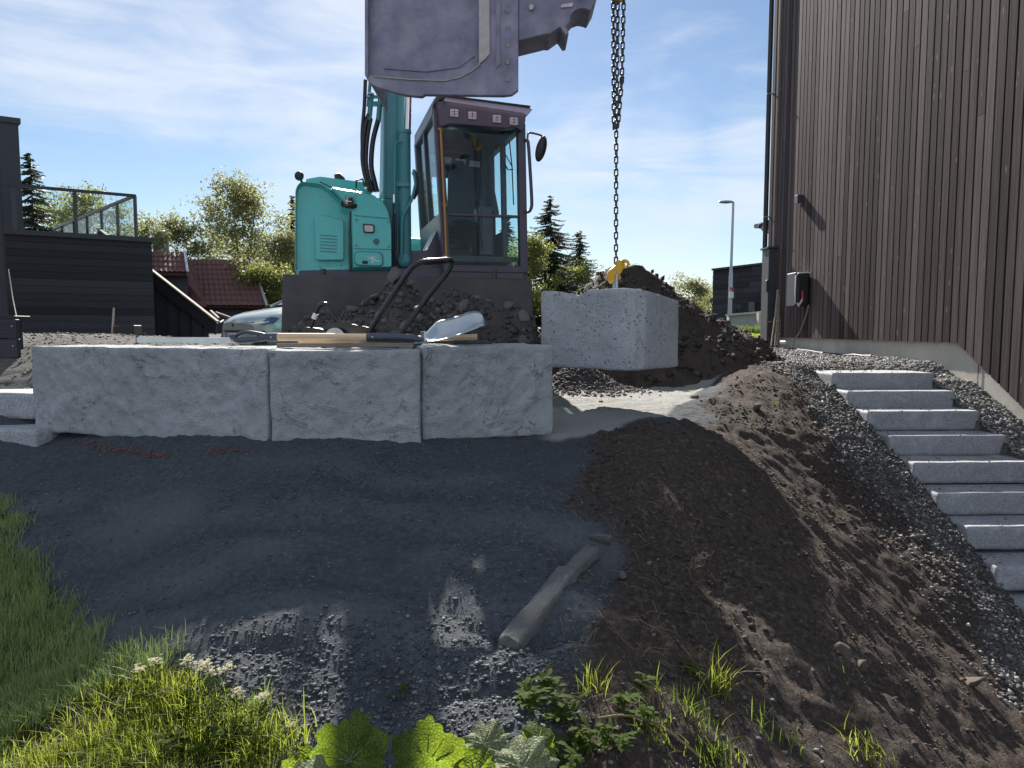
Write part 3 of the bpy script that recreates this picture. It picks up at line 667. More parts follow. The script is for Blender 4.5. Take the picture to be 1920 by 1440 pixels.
def block(name, A, B, z0, Hh, D, mat, seed, rough_front=0.02, rad=0.02, st=0.022, chip=0.008, warp=None, **k):
    """front bottom corners A and B (x, y); the body lies behind the line A-B"""
    A, B = np.array(A[:2], float), np.array(B[:2], float); L = np.hypot(*(B-A)); u = (B-A)/L; v = np.array([-u[1], u[0]])
    V, Q = rbox_grid(L, D, Hh, st)
    dim = np.array([L, D, Hh]); q = np.clip(V, rad, dim-rad); d = V-q; ln = np.linalg.norm(d, axis=1)[:, None]
    V = q+np.where(ln > 1e-9, d/np.maximum(ln, 1e-9)*rad, 0)
    fr = np.clip(1-V[:, 1]/(rad*1.5), 0, 1)
    n = fbm(V[:, 0]*2.3+seed, V[:, 2]*2.3, o=3, s=seed)
    rd = 1-np.abs(fbm(V[:, 0]*3.1, V[:, 2]*3.6+seed, o=3, s=seed+3)); fine = fbm(V[:, 0]*14, V[:, 2]*14, V[:, 1]*14, o=3, s=seed+5)
    edge = np.minimum.reduce([V[:, 0], L-V[:, 0], V[:, 2], Hh-V[:, 2]]); ew = sstep(0, .10, edge)
    V[:, 1] -= fr*rough_front*(0.35+0.65*ew)*(n*.25+np.floor(rd*5)/5*.55+.42*fine+.35*np.abs(fbm(V[:, 0]*26, V[:, 2]*26, o=2, s=seed+9))-.5)
    V += chip*np.stack([fbm(V[:, 1]*6, V[:, 2]*6, V[:, 0]*6, o=3, s=seed+a) for a in (21, 22, 23)], 1)*.7
    if warp is not None: V = warp(V, L, D, Hh)
    Wd = np.c_[A[0]+V[:, 0]*u[0]+V[:, 1]*v[0], A[1]+V[:, 0]*u[1]+V[:, 1]*v[1], z0+V[:, 2]]
    return finish(np_mesh(name, Wd, Q, mat, smooth=True), **k)
ZB = .865
def gp(px, py, d): p = P(px, py, d); return (p.x, p.y)
block('concrete_block', gp(64, 800, 5.05), gp(503, 830, 4.33), ZB, .61, .60, M['block'], 31, .026, .018, .016, label='longest rough-faced concrete block at the left end of the wall', cat='concrete block', group='rough-faced blocks of the retaining wall')
block('concrete_block', gp(508, 830, 4.31), gp(789, 830, 4.39), ZB-.012, .615, .60, M['block'], 32, .026, .018, .016, label='middle rough-faced concrete block under the shovel handle', cat='concrete block', group='rough-faced blocks of the retaining wall')
block('concrete_block', gp(793, 826, 4.47), gp(1038, 812, 4.83), ZB+.01, .615, .60, M['block'], 33, .026, .018, .016, label='right-hand rough-faced concrete block under the shovel blade', cat='concrete block', group='rough-faced blocks of the retaining wall')
# hanging block, turned, worn front corner and dipped top edge
def hb_warp(V, L, D, Hh):
    top = sstep(Hh*.6, Hh, V[:, 2]); V[:, 2] -= top*(.055*np.exp(-((V[:, 0]-L*.36)/.10)**2)*np.clip(1-V[:, 1]/.3, 0, 1))
    c = sstep(L-.16, L, V[:, 0])*sstep(.16, 0, V[:, 1]); V[:, 0] -= .05*c; V[:, 1] += .05*c
    V[:, 2] -= .08*(V[:, 1]/D)*top
    return V
fA = P(1014, 600, 6.05); fB = P(1196, 600, 5.50)
block('hanging_block', fA, fB, 1.272, .645, .76, M['porous'], 41, .010, .014, .02, .006, hb_warp, label='pitted concrete block hanging from the chain, turned cornerwise', cat='concrete block')

# ------------------------------------------------------------------ granite stairs by the clad wall
ordn = ['topmost', 'second from the top', 'third from the top', 'fourth from the top', 'fifth from the top', 'sixth from the top', 'seventh from the top', 'eighth from the top', 'lowest']
for i in range(9):
    p = P(SX[i], SY[i], SD[i]); a = (p.x, p.y); b = (p.x+1.10, p.y+.035)
    z = p.z
    def sw_(V, L, D, Hh, i=i): V[:, 0] += .018*(V[:, 1]/D)*0; return V
    block('granite_step', a, b, z-.185, .185, .52, M['granite'], 60+i, .012, .006, .03, .003,
          label='grey granite step, %s of the flight by the clad wall' % ordn[i], cat='stair step', group='granite steps by the clad wall')
gx_, gy_, gz_ = [], [], []
for s_p in STEP[:8]:
    n = 46; gx_ += list(s_p.x+1.1*rng.uniform(size=n)**1.8*np.where(rng.uniform(size=n) < .6, 1, .3)+.01); gy_ += list(s_p.y+.03+.31*rng.uniform(size=n)); gz_ += [s_p.z+.003]*n
stones('step_grit', np.c_[gx_, gy_, gz_], .003+.009*rng.uniform(size=len(gx_))**2, M['gravel'], 28, label='grit spilled on the granite treads')
# granite steps at the left edge
pA = P(-130, 705, 5.4); pB = P(64, 738, 5.12)
block('granite_step', (pA.x, pA.y), (pB.x, pB.y), P(64, 738, 5.12).z-.19, .19, .40, M['granite'], 81, .010, .006, .03, .003, label='upper granite step at the left edge beside the long block', cat='stair step', group='granite steps at the left edge')
pA = P(-160, 800, 5.2); pB = P(66, 808, 4.86)
block('granite_step', (pA.x-.1, pA.y-.02), (pB.x, pB.y), P(66, 806, 4.86).z-.19, .19, .36, M['granite'], 82, .010, .006, .03, .003, label='lower granite step at the left edge beside the long block', cat='stair step', group='granite steps at the left edge')
def smooth_loop(p): return p

# ================================================================== TALL CLAD HOUSE (right)
def WX(d): return 5.11-.034*d
def WP(d, z, off=0.0): return Vector((WX(d)-off, d-.034*off, z))
def zfound(d):
    return 1.447 if d >= 7.72 else 1.447-(7.72-d)*.60
house = empty('clad_house', WP(9, 1.1), 'tall house wall clad in upright dark brown boards', 'house')
D0, D1, ZT = 3.2, 13.02, 9.6
mb = MB(); mb.hexa([WP(D0, -1.5, -.06), WP(D0, -1.5, -8), WP(D1, -1.5, -8), WP(D1, -1.5, -.06), WP(D0, ZT, -.06), WP(D0, ZT, -8), WP(D1, ZT, -8), WP(D1, ZT, -.06)])
mb.build('wall_core', M['black'], house)
# foundation: follows the stairs down
pts = [(D1, -.2), (D1, 1.47), (7.72, 1.47), (D0, zfound(D0)+.02), (D0, -2.2), (5, -2.2)]
mb = MB(); mb.prism([WP(d, z, -.055) for d, z in pts], (.05, 0, 0))
mb.v = [(x-(.031), y, z) for x, y, z in mb.v]
mb.build('foundation', M['found'], house)
mb = MB(); mb.bar(WP(7.42, 1.27, .004-.02), WP(7.42, .9, .004-.02), .006, .004, (1, 0, 0)); mb.build('joint', M['black'], house)
d = D1-.13; bi = 0
rb = random.Random(5)
while d > D0:
    w = .130*rb.uniform(.97, 1.03); a, b = d, d-w+.024
    th = .028+rb.uniform(-.0015, .002)
    zb_a, zb_b = zfound(a), zfound(b)
    cuts = [None]
    if rb.random() < .3: cuts = [rb.uniform(2.4, 7.5)]
    segs = [(None, ZT)] if cuts[0] is None else [(None, cuts[0]), (cuts[0]+.004, ZT)]
    for z0, z1 in segs:
        t2 = th
        za, zb2 = (zb_a, zb_b) if z0 is None else (z0, z0)
        mb = MB(); mb.hexa([WP(b, zb2, 0), WP(b, zb2, t2), WP(a, za, t2), WP(a, za, 0), WP(b, z1, 0), WP(b, z1, t2), WP(a, z1, t2), WP(a, z1, 0)])
        mb.build('board', M['clad'], house)
    d -= w
# pale corner strip and downpipe with brackets
mb = MB(); mb.hexa([WP(D1-.12, 1.45, 0), WP(D1-.12, 1.45, .035), WP(D1, 1.45, .035), WP(D1, 1.45, 0), WP(D1-.12, ZT, 0), WP(D1-.12, ZT, .035), WP(D1, ZT, .035), WP(D1, ZT, 0)])
mb.build('corner_board', M['clad'], house)
mb = MB(); mb.tube([WP(D1-.02, 2.8, .10), WP(D1-.02, ZT, .10)], .042, 12); pipe = mb.build('downpipe', M['flash'], house, smooth=40)
for z in (3.6, 5.75): 
    mb = MB(); mb.box(WP(D1-.05, z, .07), (.16, .03, .02)); mb.build('bracket', M['galv'], house)
# cabinet at the corner
mb = MB(); c0 = P(1449, 560, 12.75); mb.box((c0.x, 12.75, 2.14), (.30, .34, 1.72)); cab_ = mb.build('meter_cabinet', M['grey_metal'], None, .008, 1, label='tall anthracite metal cabinet at the corner of the clad house', cat='cabinet')
mb = MB(); mb.box((c0.x, 12.75, 3.015), (.36, .40, .03)); mb.build('lid', M['grey_metal'], cab_)
mb = MB(); mb.box((c0.x-.162, 12.62, 2.35), (.03, .09, .20)); mb.build('handle', M['black'], cab_, .01)
mb = MB(); mb.tube([(c0.x-.20, 12.56, 1.72), (c0.x-.02, 12.56, 1.72)], .012, 6); mb.build('hose_coupling', M['galv'], cab_)
for q in ((-.05, 2.9), (.03, 2.82), (-.02, 2.45), (.02, 2.38)):
    mb = MB(); mb.sphere((c0.x+q[0]+.05, 12.58, q[1]), .010, 8, 5); mb.build('screw', M['galv'], cab_)
# wall lamp box
lp = empty('wall_lamp', WP(11.7, 3.6, .02), 'small grey box lamp high on the clad wall', 'lamp')
mb = MB(); mb.box(WP(11.7, 3.68, .07), (.10, .13, .14)); mb.build('housing', M['grey_metal'], lp, .006)
mb = MB(); mb.box(WP(11.7, 3.605, .07), (.07, .09, .012)); mb.build('lens', M['lens'], lp)
# car charger
ch = empty('car_charger', WP(11.4, 1.95, .02), 'dark car charger with pale rim and red plug on the clad wall', 'charger')
cz0, cz1 = 1.95, 2.47
mb = MB(); mb.box(WP(11.42, 2.21, .15), (.24, .34, .52)); mb.build('body', M['black'], ch, .06, 4)
mb = MB(); mb.box(WP(11.42, 2.215, .267), (.03, .36, .53)); mb.build('front_cover', M['grey_metal'], ch, .014, 2); mb = MB(); mb.tube(smooth_loop([WP(11.235, z_, o_) for z_, o_ in ((1.99, .22), (2.0, .285), (2.2, .287), (2.42, .285), (2.465, .24), (2.475, .12), (2.47, .05))]), .010, 6); mb.build('rim', M['white'], ch, smooth=60)
mb = MB(); mb.box(WP(11.42, 2.472, .15), (.22, .33, .012)); mb.build('top_rim', M['white'], ch, .004, 1)
e0 = Vector((WX(11.42)-.17, 11.225, 0))
mb = MB(); mb.tube([e0+Vector((0, 0, 2.36)), e0+Vector((0, -.01, 2.20))], .014, 8); mb.build('cable', M['rubber'], ch)
mb = MB(); mb.tube([e0+Vector((0, -.01, 2.19)), e0+Vector((0, -.015, 2.06))], [.018, .022], 10); mb.build('plug_grip', M['red'], ch, smooth=40)
mb = MB(); mb.tube([e0+Vector((0, -.015, 2.06)), e0+Vector((-.03, -.02, 2.0)), e0+Vector((-.07, -.02, 1.96))], [.016, .016, .03], 10); mb.build('plug', M['lens'], ch, smooth=40)
mb = MB(); mb.tube([WP(11.25, 1.97, .06), WP(11.35, 1.8, .05), WP(11.55, 1.55, .05), WP(11.75, 1.40, .06), WP(11.78, 1.25, .06)], .012, 6); mb.build('supply_cable', M['oldwood'], ch, smooth=40)
for i, (a, b, la) in enumerate(((1446, 1458, 'leftmost thin stick leaning in the corner by the cabinet'), (1453, 1459, 'second thin stick from the cabinet, leaning in the corner'), (1457, 1461, 'third thin stick from the cabinet, leaning in the corner'), (1461, 1464, 'rightmost thin stick leaning in the corner by the cabinet'))):
    p0 = P(a, 648, 12.2+.04*i); p1 = P(b, 543, 12.5)
    mb = MB(); mb.tube([p0, (p0+p1)/2+Vector((.01, 0, 0)), p1], .014, 6); mb.build('stick', M['oldwood'], None, smooth=40, label=la, cat='stick', group='sticks by the cabinet')
h0 = [P(1464, 642, 12.0), P(1474, 642, 11.9)]
mb = MB(); mb.tube(h0, .03, 10); hp = mb.build('hose_nozzle', M['white'], None, smooth=40, label='white pipe end lying at the foot of the clad wall', cat='pipe end')
mb = MB(); mb.tube([Vector((WX(q)-.10-.04*math.sin(q*2), q, HS(WX(q)-.1, q)+.02)) for q in np.linspace(11.9, 9.3, 14)], .012, 6); mb.build('garden_hose', M['rubber'], None, smooth=40, label='black hose along the foot of the clad wall', cat='hose')

# ================================================================== LEFT: black garage with glass railing
g0 = P(6, 600, 14.45); g1 = P(290, 600, 15.9); g0 = Vector((g0.x, g0.y, 0)); g1 = Vector((g1.x, g1.y, 0))
gu = (g1-g0).normalized(); gv = Vector((-.70, .71, 0)).normalized(); gn = Vector((gu.y, -gu.x, 0))
gar = empty('garage', (g0.x, g0.y, 1.3), 'low black garage with glass railing on its flat roof', 'building')
ZG = 3.60
ext0 = g0-gu*6
mb = MB(); q = [ext0-gn*.03, g1-gn*.03, g1+gv*7, ext0+gv*7]; mb.hexa([v+Vector((0, 0, 1.0)) for v in q]+[v+Vector((0, 0, ZG-.1)) for v in q]); mb.build('wall_core', M['black'], gar)
z = 1.30; k = 0
while z < ZG-.16:
    h_ = .148
    mb = MB(); q = [ext0, g1, g1-gn*.024, ext0-gn*.024]
    mb.hexa([v+Vector((0, 0, z)) for v in q]+[v+Vector((0, 0, z+h_-.008)) for v in q]); o = mb.build('plank', M['black_wood'], gar); z += h_
mb = MB(); q = [ext0+gn*.05, g1+gn*.05+gu*.05, g1+gv*7+gu*.05, ext0+gv*7]; mb.hexa([v+Vector((0, 0, ZG-.10)) for v in q]+[v+Vector((0, 0, ZG)) for v in q]); mb.build('roof_edge', M['flash'], gar)
rc = g0+gu*((P(262, 600, 15.75)-P(6, 600, 14.45)).length); rc.z = 0
ZR = ZG+.88
posts_f = [g0+gu*.28, g0+gu*((rc-g0).length*.545), rc]
start = g0-gu*1.5
for p in posts_f:
    mb = MB(); mb.box((p.x, p.y, (ZG+ZR)/2), (.055, .055, ZR-ZG)); mb.build('railing_post', M['flash'], gar)
mb = MB(); mb.bar(start+Vector((0, 0, ZR)), rc+Vector((0, 0, ZR)), .06, .06); mb.build('handrail', M['flash'], gar)
bk = rc+gv*7.2
mb = MB(); mb.bar(rc+Vector((0, 0, ZR)), bk+Vector((0, 0, ZR)), .06, .06); mb.build('handrail', M['flash'], gar)
for i in range(1, 6):
    p = rc+gv*1.25*i; mb = MB(); mb.box((p.x, p.y, (ZG+ZR)/2), (.05, .05, ZR-ZG)); mb.build('railing_post', M['flash'], gar)
    a = rc+gv*(1.25*(i-1)+.06); b = rc+gv*(1.25*i-.06)
    mb = MB(); mb.bar(a+Vector((0, 0, (ZG+ZR)/2)), b+Vector((0, 0, (ZG+ZR)/2)), .01, ZR-ZG-.12); mb.build('pane', M['rail_glass'], gar)
for a, b in zip([start]+posts_f[:-1], posts_f):
    e = (b-a).normalized()*.06; mb = MB(); mb.bar(a+e+Vector((0, 0, (ZG+ZR)/2)), b-e+Vector((0, 0, (ZG+ZR)/2)), .01, ZR-ZG-.12); mb.build('pane', M['rail_glass'], gar)
# upper storey of that house
uc = P(43, 400, 16.2); uc = Vector((uc.x, uc.y, 0)); ZU = P(38, 222, 16.2).z
mb = MB(); q = [uc-gu*5, uc, uc+gv*5, uc-gu*5+gv*5]; mb.hexa([v+Vector((0, 0, ZG)) for v in q]+[v+Vector((0, 0, ZU-.1)) for v in q])
up = mb.build('upper_storey', M['dark_house'], gar)
mb = MB(); q = [uc-gu*5+gn*.04, uc+gn*.04+gu*.05, uc+gv*5+gu*.05, uc-gu*5+gv*5]; mb.hexa([v+Vector((0, 0, ZU-.12)) for v in q]+[v+Vector((0, 0, ZU)) for v in q]); mb.build('roof_flashing', M['flash'], up)
# base strip, pole, tool box with red latch, red can by the garage
b0 = P(40, 640, 14.0); b1 = P(146, 640, 14.7); mb = MB(); mb.bar(Vector((b0.x, b0.y, 1.45)), Vector((b1.x, b1.y, 1.45)), .05, .16); mb.build('base_board', M['grey_metal'], None, label='flat grey board on edge at the foot of the garage', cat='board')
p0 = P(210, 636, 14.2); p1 = P(213.5, 578, 14.9); mb = MB(); mb.tube([p0, p1], .022, 8); mb.build('pole', M['oldwood'], None, smooth=40, label='grey wooden pole leaning upright against the garage', cat='pole')
t0 = P(240, 634, 14.4); tb = empty('tool_box', t0, 'black tool box with a red strip beside the leaning pole', 'tool box')
mb = MB(); mb.box((t0.x, t0.y, t0.z+.13), (.42, .3, .26)); mb.build('body', M['black'], tb, .01, 1)
mb = MB(); mb.box((t0.x-.14, t0.y-.152, t0.z+.24), (.10, .012, .02)); mb.build('strip', M['red'], tb)
t1 = P(268, 634, 14.2); tr = empty('red_can', t1, 'small black can with a red rim handle by the garage', 'can')
mb = MB(); mb.tube([(t1.x, t1.y, t1.z), (t1.x, t1.y, t1.z+.10)], [.055, .065], 14); mb.build('body', M['black'], tr, smooth=40)
mb = MB(); mb.tube([(t1.x+.065*math.cos(a), t1.y-.03, t1.z+.07-.06*math.sin(a)) for a in np.linspace(0, math.pi, 10)]+[(t1.x-.065, t1.y-.03, t1.z+.09), (t1.x+.065, t1.y-.03, t1.z+.10)], .006, 6, closed=True); mb.build('rim', M['red'], tr, smooth=40)
for i, (xa, xb, la) in enumerate(((105, 175, 'thin weathered lath lying on the gravel'), (150, 232, 'crooked weathered branch lying on the gravel'))):
    a = P(xa, 637, 11.5+i*.3); b = P(xb, 638+i, 11.6+i*.3); m_ = (a+b)/2+Vector((-.1, 0, .05*i))
    mb = MB(); mb.tube([a, (a*2+b)/3+Vector((0, 0, .02)), m_, b], [.03, .028, .03, .015], 6); mb.build('branch', M['oldwood'], None, smooth=40, label=la, cat='wood')

# near black house corner and plank box at the left edge
nh = empty('near_house', P(-40, 700, 7.4), 'black house corner cut by the left edge of the picture', 'house')
c = P(13, 560, 7.2)
mb = MB(); q = [Vector((c.x-2, 7.2, 0)), Vector((c.x, 7.2, 0)), Vector((c.x-1.6, 9.0, 0)), Vector((c.x-3, 9.0, 0))]; mb.hexa([v+Vector((0, 0, 1.1)) for v in q]+[v+Vector((0, 0, 6.2)) for v in q]); mb.build('wall', M['dark_house'], nh)
mb = MB(); mb.box((c.x-.05, 7.2-.01, 3.4), (.11, .03, 4.6)); mb.build('corner_board', M['black_wood_v'], nh)
pb = empty('plank_box', P(0, 720, 6.0), 'dark planked low wall with pale screws at the left edge', 'low wall')
c = P(36, 660, 6.0); zt = P(20, 598, 6.0).z; zb = P(20, 722, 6.0).z
n_ = 4; hh = (zt-zb+.1)/n_
for i in range(n_):
    mb = MB(); mb.box((c.x-.75, 6.0, zb-.1+hh*(i+.5)), (1.5, .05, hh-.006)); pk = mb.build('plank', M['black_wood'], pb, .004, 1)
    for sx in (-.03, -.155, -.72):
        mb = MB(); mb.sphere((c.x+sx, 5.972, zb-.1+hh*(i+.5)+(.02 if sx > -.1 else -.02)), .008, 8, 5); mb.build('screw', M['galv'], pk)
mb = MB(); mb.box((c.x-.79, 6.08, zt+.012), (1.56, .20, .03)); mb.build('top_board', M['black_wood'], pb, .004, 1)
mb = MB(); mb.box((c.x-.87, 6.13, (zt+zb)/2), (1.5, .2, zt-zb)); mb.build('core', M['black'], pb)
cw = [P(16, 505, 7.1), P(24, 560, 6.9), P(32, 600, 6.6), P(42, 625, 6.4), P(62, 640, 6.35), P(82, 641, 6.5)]
mb = MB(); mb.tube([cw[0].lerp(cw[1], t) for t in (0, .5)]+cw[1:], .005, 6); mb.build('cable', M['oldwood'], None, smooth=50, label='pale cable hanging from the black house corner to the gravel', cat='cable')

# shed with sloping bargeboard
sh = empty('shed', P(340, 630, 17.5), 'dark shed with a sloping bargeboard beside the garage', 'shed')
a = P(284, 506, 17.5); b = P(410, 606, 17.5); base = 1.0
mb = MB(); mb.prism([a+Vector((0, 0, -.15)), b+Vector((-.25, 0, -.1)), Vector((b.x-.25, 17.5, base)), Vector((a.x-2, 17.5, base)), Vector((a.x-2, 17.5, a.z+.9))], (-2.9, 4.2, 0)); mb.build('wall', M['dark_house'], sh)
mb = MB(); up_ = Vector((.0, 0, -.16)); mb.prism([a+Vector((-1.2, -.12, .94)), b+Vector((0, -.12, 0)), b+Vector((-.05, -.12, -.28)), a+Vector((-1.2, -.12, .60))], (0, .08, 0)); mb.build('bargeboard', M['black_wood'], sh)
mb = MB(); mb.bar(a+Vector((-1.2, -.10, .99)), b+Vector((.02, -.10, .04)), .16, .03); mb.build('trim', M['oldwood'], sh)
mb = MB(); mb.hexa([a+Vector((-1.2, -.1, .90)), b+Vector((0, -.1, -.04)), b+Vector((-2.9, 4.3, -.04)), a+Vector((-4.1, 4.3, .90)), a+Vector((-1.2, -.1, .97)), b+Vector((0, -.1, .03)), b+Vector((-2.9, 4.3, .03)), a+Vector((-4.1, 4.3, .97))]); mb.build('roof', M['flash'], sh)
for i in range(9):
    x = b.x-.4-i*.28; 
    zt_ = a.z+(b.z-a.z)*((x-a.x)/(b.x-a.x))-.22
    if zt_ > base: mb = MB(); mb.box((x, 17.48, (base+zt_)/2), (.05, .03, zt_-base)); mb.build('batten', M['black_wood_v'], sh)
for (p, q) in (((405, 586), (432, 596)), ((395, 583), (410, 597))):
    mb = MB(); mb.bar(P(*p, 19), P(*q, 18.6), .05, .05); mb.build('lath', M['oldwood'], None, label='pale lath sticking out %s behind the car' % ('to the right' if p[0] == 405 else 'steeply'), cat='lath')

# red-roofed house
rh = empty('red_roof_house', P(430, 610, 38), 'house with red tiled roofs and a pale chimney behind the shed', 'house')
def tiled(TL, TR, BL, BR, nc, nr, parent, me=[None]):
    nrm = (TR-TL).cross(BL-TL).normalized()
    if nrm.y > 0: nrm = -nrm
    mb = MB(); mb.prism([TL-nrm*.05, TR-nrm*.05, BR-nrm*.05, BL-nrm*.05], nrm*-.15); rf = mb.build('roof', M['tile'], parent)
    for r in range(nr):
        for c_ in range(nc):
            u0, u1, v0, v1 = c_/nc, (c_+1)/nc, r/nr, (r+1.12)/nr
            def pt(u, v, k): return (TL.lerp(TR, u)).lerp(BL.lerp(BR, u), min(v, 1.02))+nrm*k
            vs = []; fs = []
            for j in range(6):
                t = j/5; hgt = .05*math.sin(t*math.pi*1.0)+.012
                u = u0+(u1-u0)*t; vs += [pt(u, v0, hgt), pt(u, v1, hgt+.035)]
            for j in range(5): fs.append((2*j, 2*j+1, 2*j+3, 2*j+2))
            m_ = MB(); m_.add(vs, fs); m_.build('tile', M['tile'], rf, smooth=60)
    return rf
tiled(P(352, 487, 41), P(470, 488, 41), P(352, 572, 38), P(498, 573, 38), 14, 9, rh)
tiled(P(270, 472, 39), P(346, 474, 39), P(270, 509, 37), P(351, 511, 37), 9, 4, rh)
mb = MB(); mb.bar(P(471, 486, 40.9), P(500, 576, 37.8), .12, .25); mb.build('verge_board', M['galv'], rh)
mb = MB(); mb.bar(P(346, 472, 38.9), P(352, 513, 36.8), .12, .25); mb.build('verge_board', M['galv'], rh)
mb = MB(); q = [P(352, 575, 38.6), P(494, 576, 38.6), P(494, 576, 43), P(352, 575, 43)]; mb.hexa([Vector((v.x, v.y, .8)) for v in q]+[Vector((v.x, v.y, q[0].z)) for v in q]); mb.build('wall', M['dark_house'], rh)
mb = MB(); q = [P(250, 520, 37.6), P(352, 520, 37.6), P(352, 520, 42), P(250, 520, 42)]; mb.hexa([Vector((v.x, v.y, .8)) for v in q]+[Vector((v.x, v.y, P(300, 512, 37.6).z)) for v in q]); mb.build('wall', M['dark_house'], rh)
mb = MB(); mb.prism([P(330, 511, 37.8), P(352, 486, 39.5), P(388, 575, 37.9), P(352, 575, 37.9)], (0, .2, 0)); mb.build('roof_valley', M['tile'], rh)
cc = P(302, 470, 40); mb = MB(); mb.box((cc.x, 40, cc.z+.2), (.62, .6, 1.4)); chm = mb.build('chimney', M['found'], rh)
mb = MB(); mb.box((cc.x, 40, P(300, 441, 40).z), (.72, .7, .10)); mb.build('chimney_cap', M['block'], chm)
for s in (-1, 1): mb = MB(); mb.box((cc.x+s*.22, 40, cc.z+1.0), (.12, .5, .34)); mb.build('chimney_leg', M['block'], chm)

# ================================================================== right background
bb = empty('flat_house', P(1390, 610, 30), 'dark flat-roofed house with boarded walls beyond the lamp post', 'house')
a = P(1338, 500, 31); b = P(1475, 500, 27.0); zt = P(1338, 507, 31).z
mb = MB(); q = [Vector((a.x, a.y, 0)), Vector((b.x, b.y, 0)), Vector((b.x+5, b.y+6, 0)), Vector((a.x+5, a.y+6, 0))]
mb.hexa([v+Vector((0, 0, .8)) for v in q]+[v+Vector((0, 0, zt)) for v in q]); mb.build('wall', M['dark_house'], bb)
dv = (q[1]-q[0]).normalized(); nn = Vector((dv.y, -dv.x, 0)); rj = random.Random(9)
z = .9
while z < zt-.1:
    x = 0; L_ = (q[1]-q[0]).length
    while x < L_:
        l = min(rj.uniform(1.2, 3.0), L_-x); t = .02+rj.uniform(0, .02)
        m_ = MB(); e0_, e1_ = q[0]+dv*(x+.006), q[0]+dv*(x+l-.006)
        m_.hexa([v+Vector((0, 0, z)) for v in (e0_+nn*t, e1_+nn*t, e1_, e0_)]+[v+Vector((0, 0, z+.205)) for v in (e0_+nn*t, e1_+nn*t, e1_, e0_)]); m_.build('plank', M['black_wood'], bb); x += l
    z += .215
mb = MB(); mb.bar(q[0]+Vector((-.05, -.06, zt+.03)), q[1]+Vector((0, -.06, zt+.03)), .14, .08); mb.build('roof_edge', M['flash'], bb)
w0 = P(1413, 575, 28.55)
mb = MB(); mb.box((w0.x, w0.y, w0.z), (.42, .05, .38)); wdw = mb.build('window', M['carglass'], bb)
cwall = empty('garden_wall', P(1400, 630, 22), 'low grey concrete garden wall before the flat-roofed house', 'wall')
a = P(1367, 592, 23); b = P(1440, 586, 22); zb = 1.1
mb = MB(); mb.prism([a, b, Vector((b.x, b.y, zb)), Vector((a.x, a.y, zb))], (0, .25, 0)); mb.build('face', M['block'], cwall)
mb = MB(); mb.bar(a+Vector((0, .1, .02)), b+Vector((0, .1, .02)), .34, .06); mb.build('coping', M['found'], cwall)
mb = MB(); mb.box((P(1425, 610, 21.9).x, 21.9, (zb+b.z)/2), (.16, .2, b.z-zb)); mb.build('end_post', M['found'], cwall)
ln_ = MB(); a = P(1372, 641, 15.8); b = P(1440, 641, 15.8); c = P(1440, 627, 22); d_ = P(1372, 629, 22); ln_.add([a, b, c, d_], [(0, 1, 2, 3)]); 
def blades(name, pts, h, w, mat, seed, lean=.35, label=None, kind='stuff', parent=None, dirbias=None):
    g = np.random.default_rng(seed); n = len(pts); pts = np.asarray(pts); h = np.broadcast_to(np.asarray(h, float), (n,)); w = np.broadcast_to(np.asarray(w, float), (n,))
    a = g.uniform(0, 2*np.pi, n); side = np.c_[np.cos(a), np.sin(a), np.zeros(n)]
    b = g.uniform(0, 2*np.pi, n); ln = np.c_[np.cos(b), np.sin(b)]*(np.abs(g.normal(size=n))*lean)[:, None]
    if dirbias is not None: ln = ln+np.array(dirbias)[None]
    V = np.empty((n, 7, 3))
    for j, (t, ww) in enumerate(((0, 1.0), (.38, .9), (.72, .6))):
        c = pts.copy(); c[:, :2] += ln*(h*t**1.9)[:, None]; c[:, 2] += h*(t-.25*t*t*np.minimum(1, np.hypot(*ln.T)))
        V[:, 2*j] = c-side*(w*ww*.5)[:, None]; V[:, 2*j+1] = c+side*(w*ww*.5)[:, None]
    c = pts.copy(); c[:, :2] += ln*h[:, None]; c[:, 2] += h*(1-.25*np.minimum(1, np.hypot(*ln.T))); V[:, 6] = c
    f = np.array([(0, 1, 3), (0, 3, 2), (2, 3, 5), (2, 5, 4), (4, 5, 6)])
    Fc = (f[None]+np.arange(n)[:, None, None]*7).reshape(-1, 3)
    return finish(np_mesh(name, V.reshape(-1, 3), Fc, mat, parent), label, None, None, kind)
g_ = np.random.default_rng(5); n = 5000
x = g_.uniform(5.0, 8.2, n); y = g_.uniform(15.5, 21.8, n); k = (x/y > .305) & (x/y < .37); x, y = x[k], y[k]
blades('far_lawn_grass', np.c_[x, y, H0(x, y)+.02], g_.uniform(.05, .11, len(x)), .02, M['tallgrass'], 3, label='sunlit strip of lawn before the garden wall')
n = 900; x = g_.uniform(6.6, 7.7, n); y = g_.uniform(21.0, 21.9, n)
blades('wall_weeds', np.c_[x, y, np.full(n, 1.32)], g_.uniform(.1, .45, n), .05, M['grass'], 4, label='dark weeds growing along the garden wall')
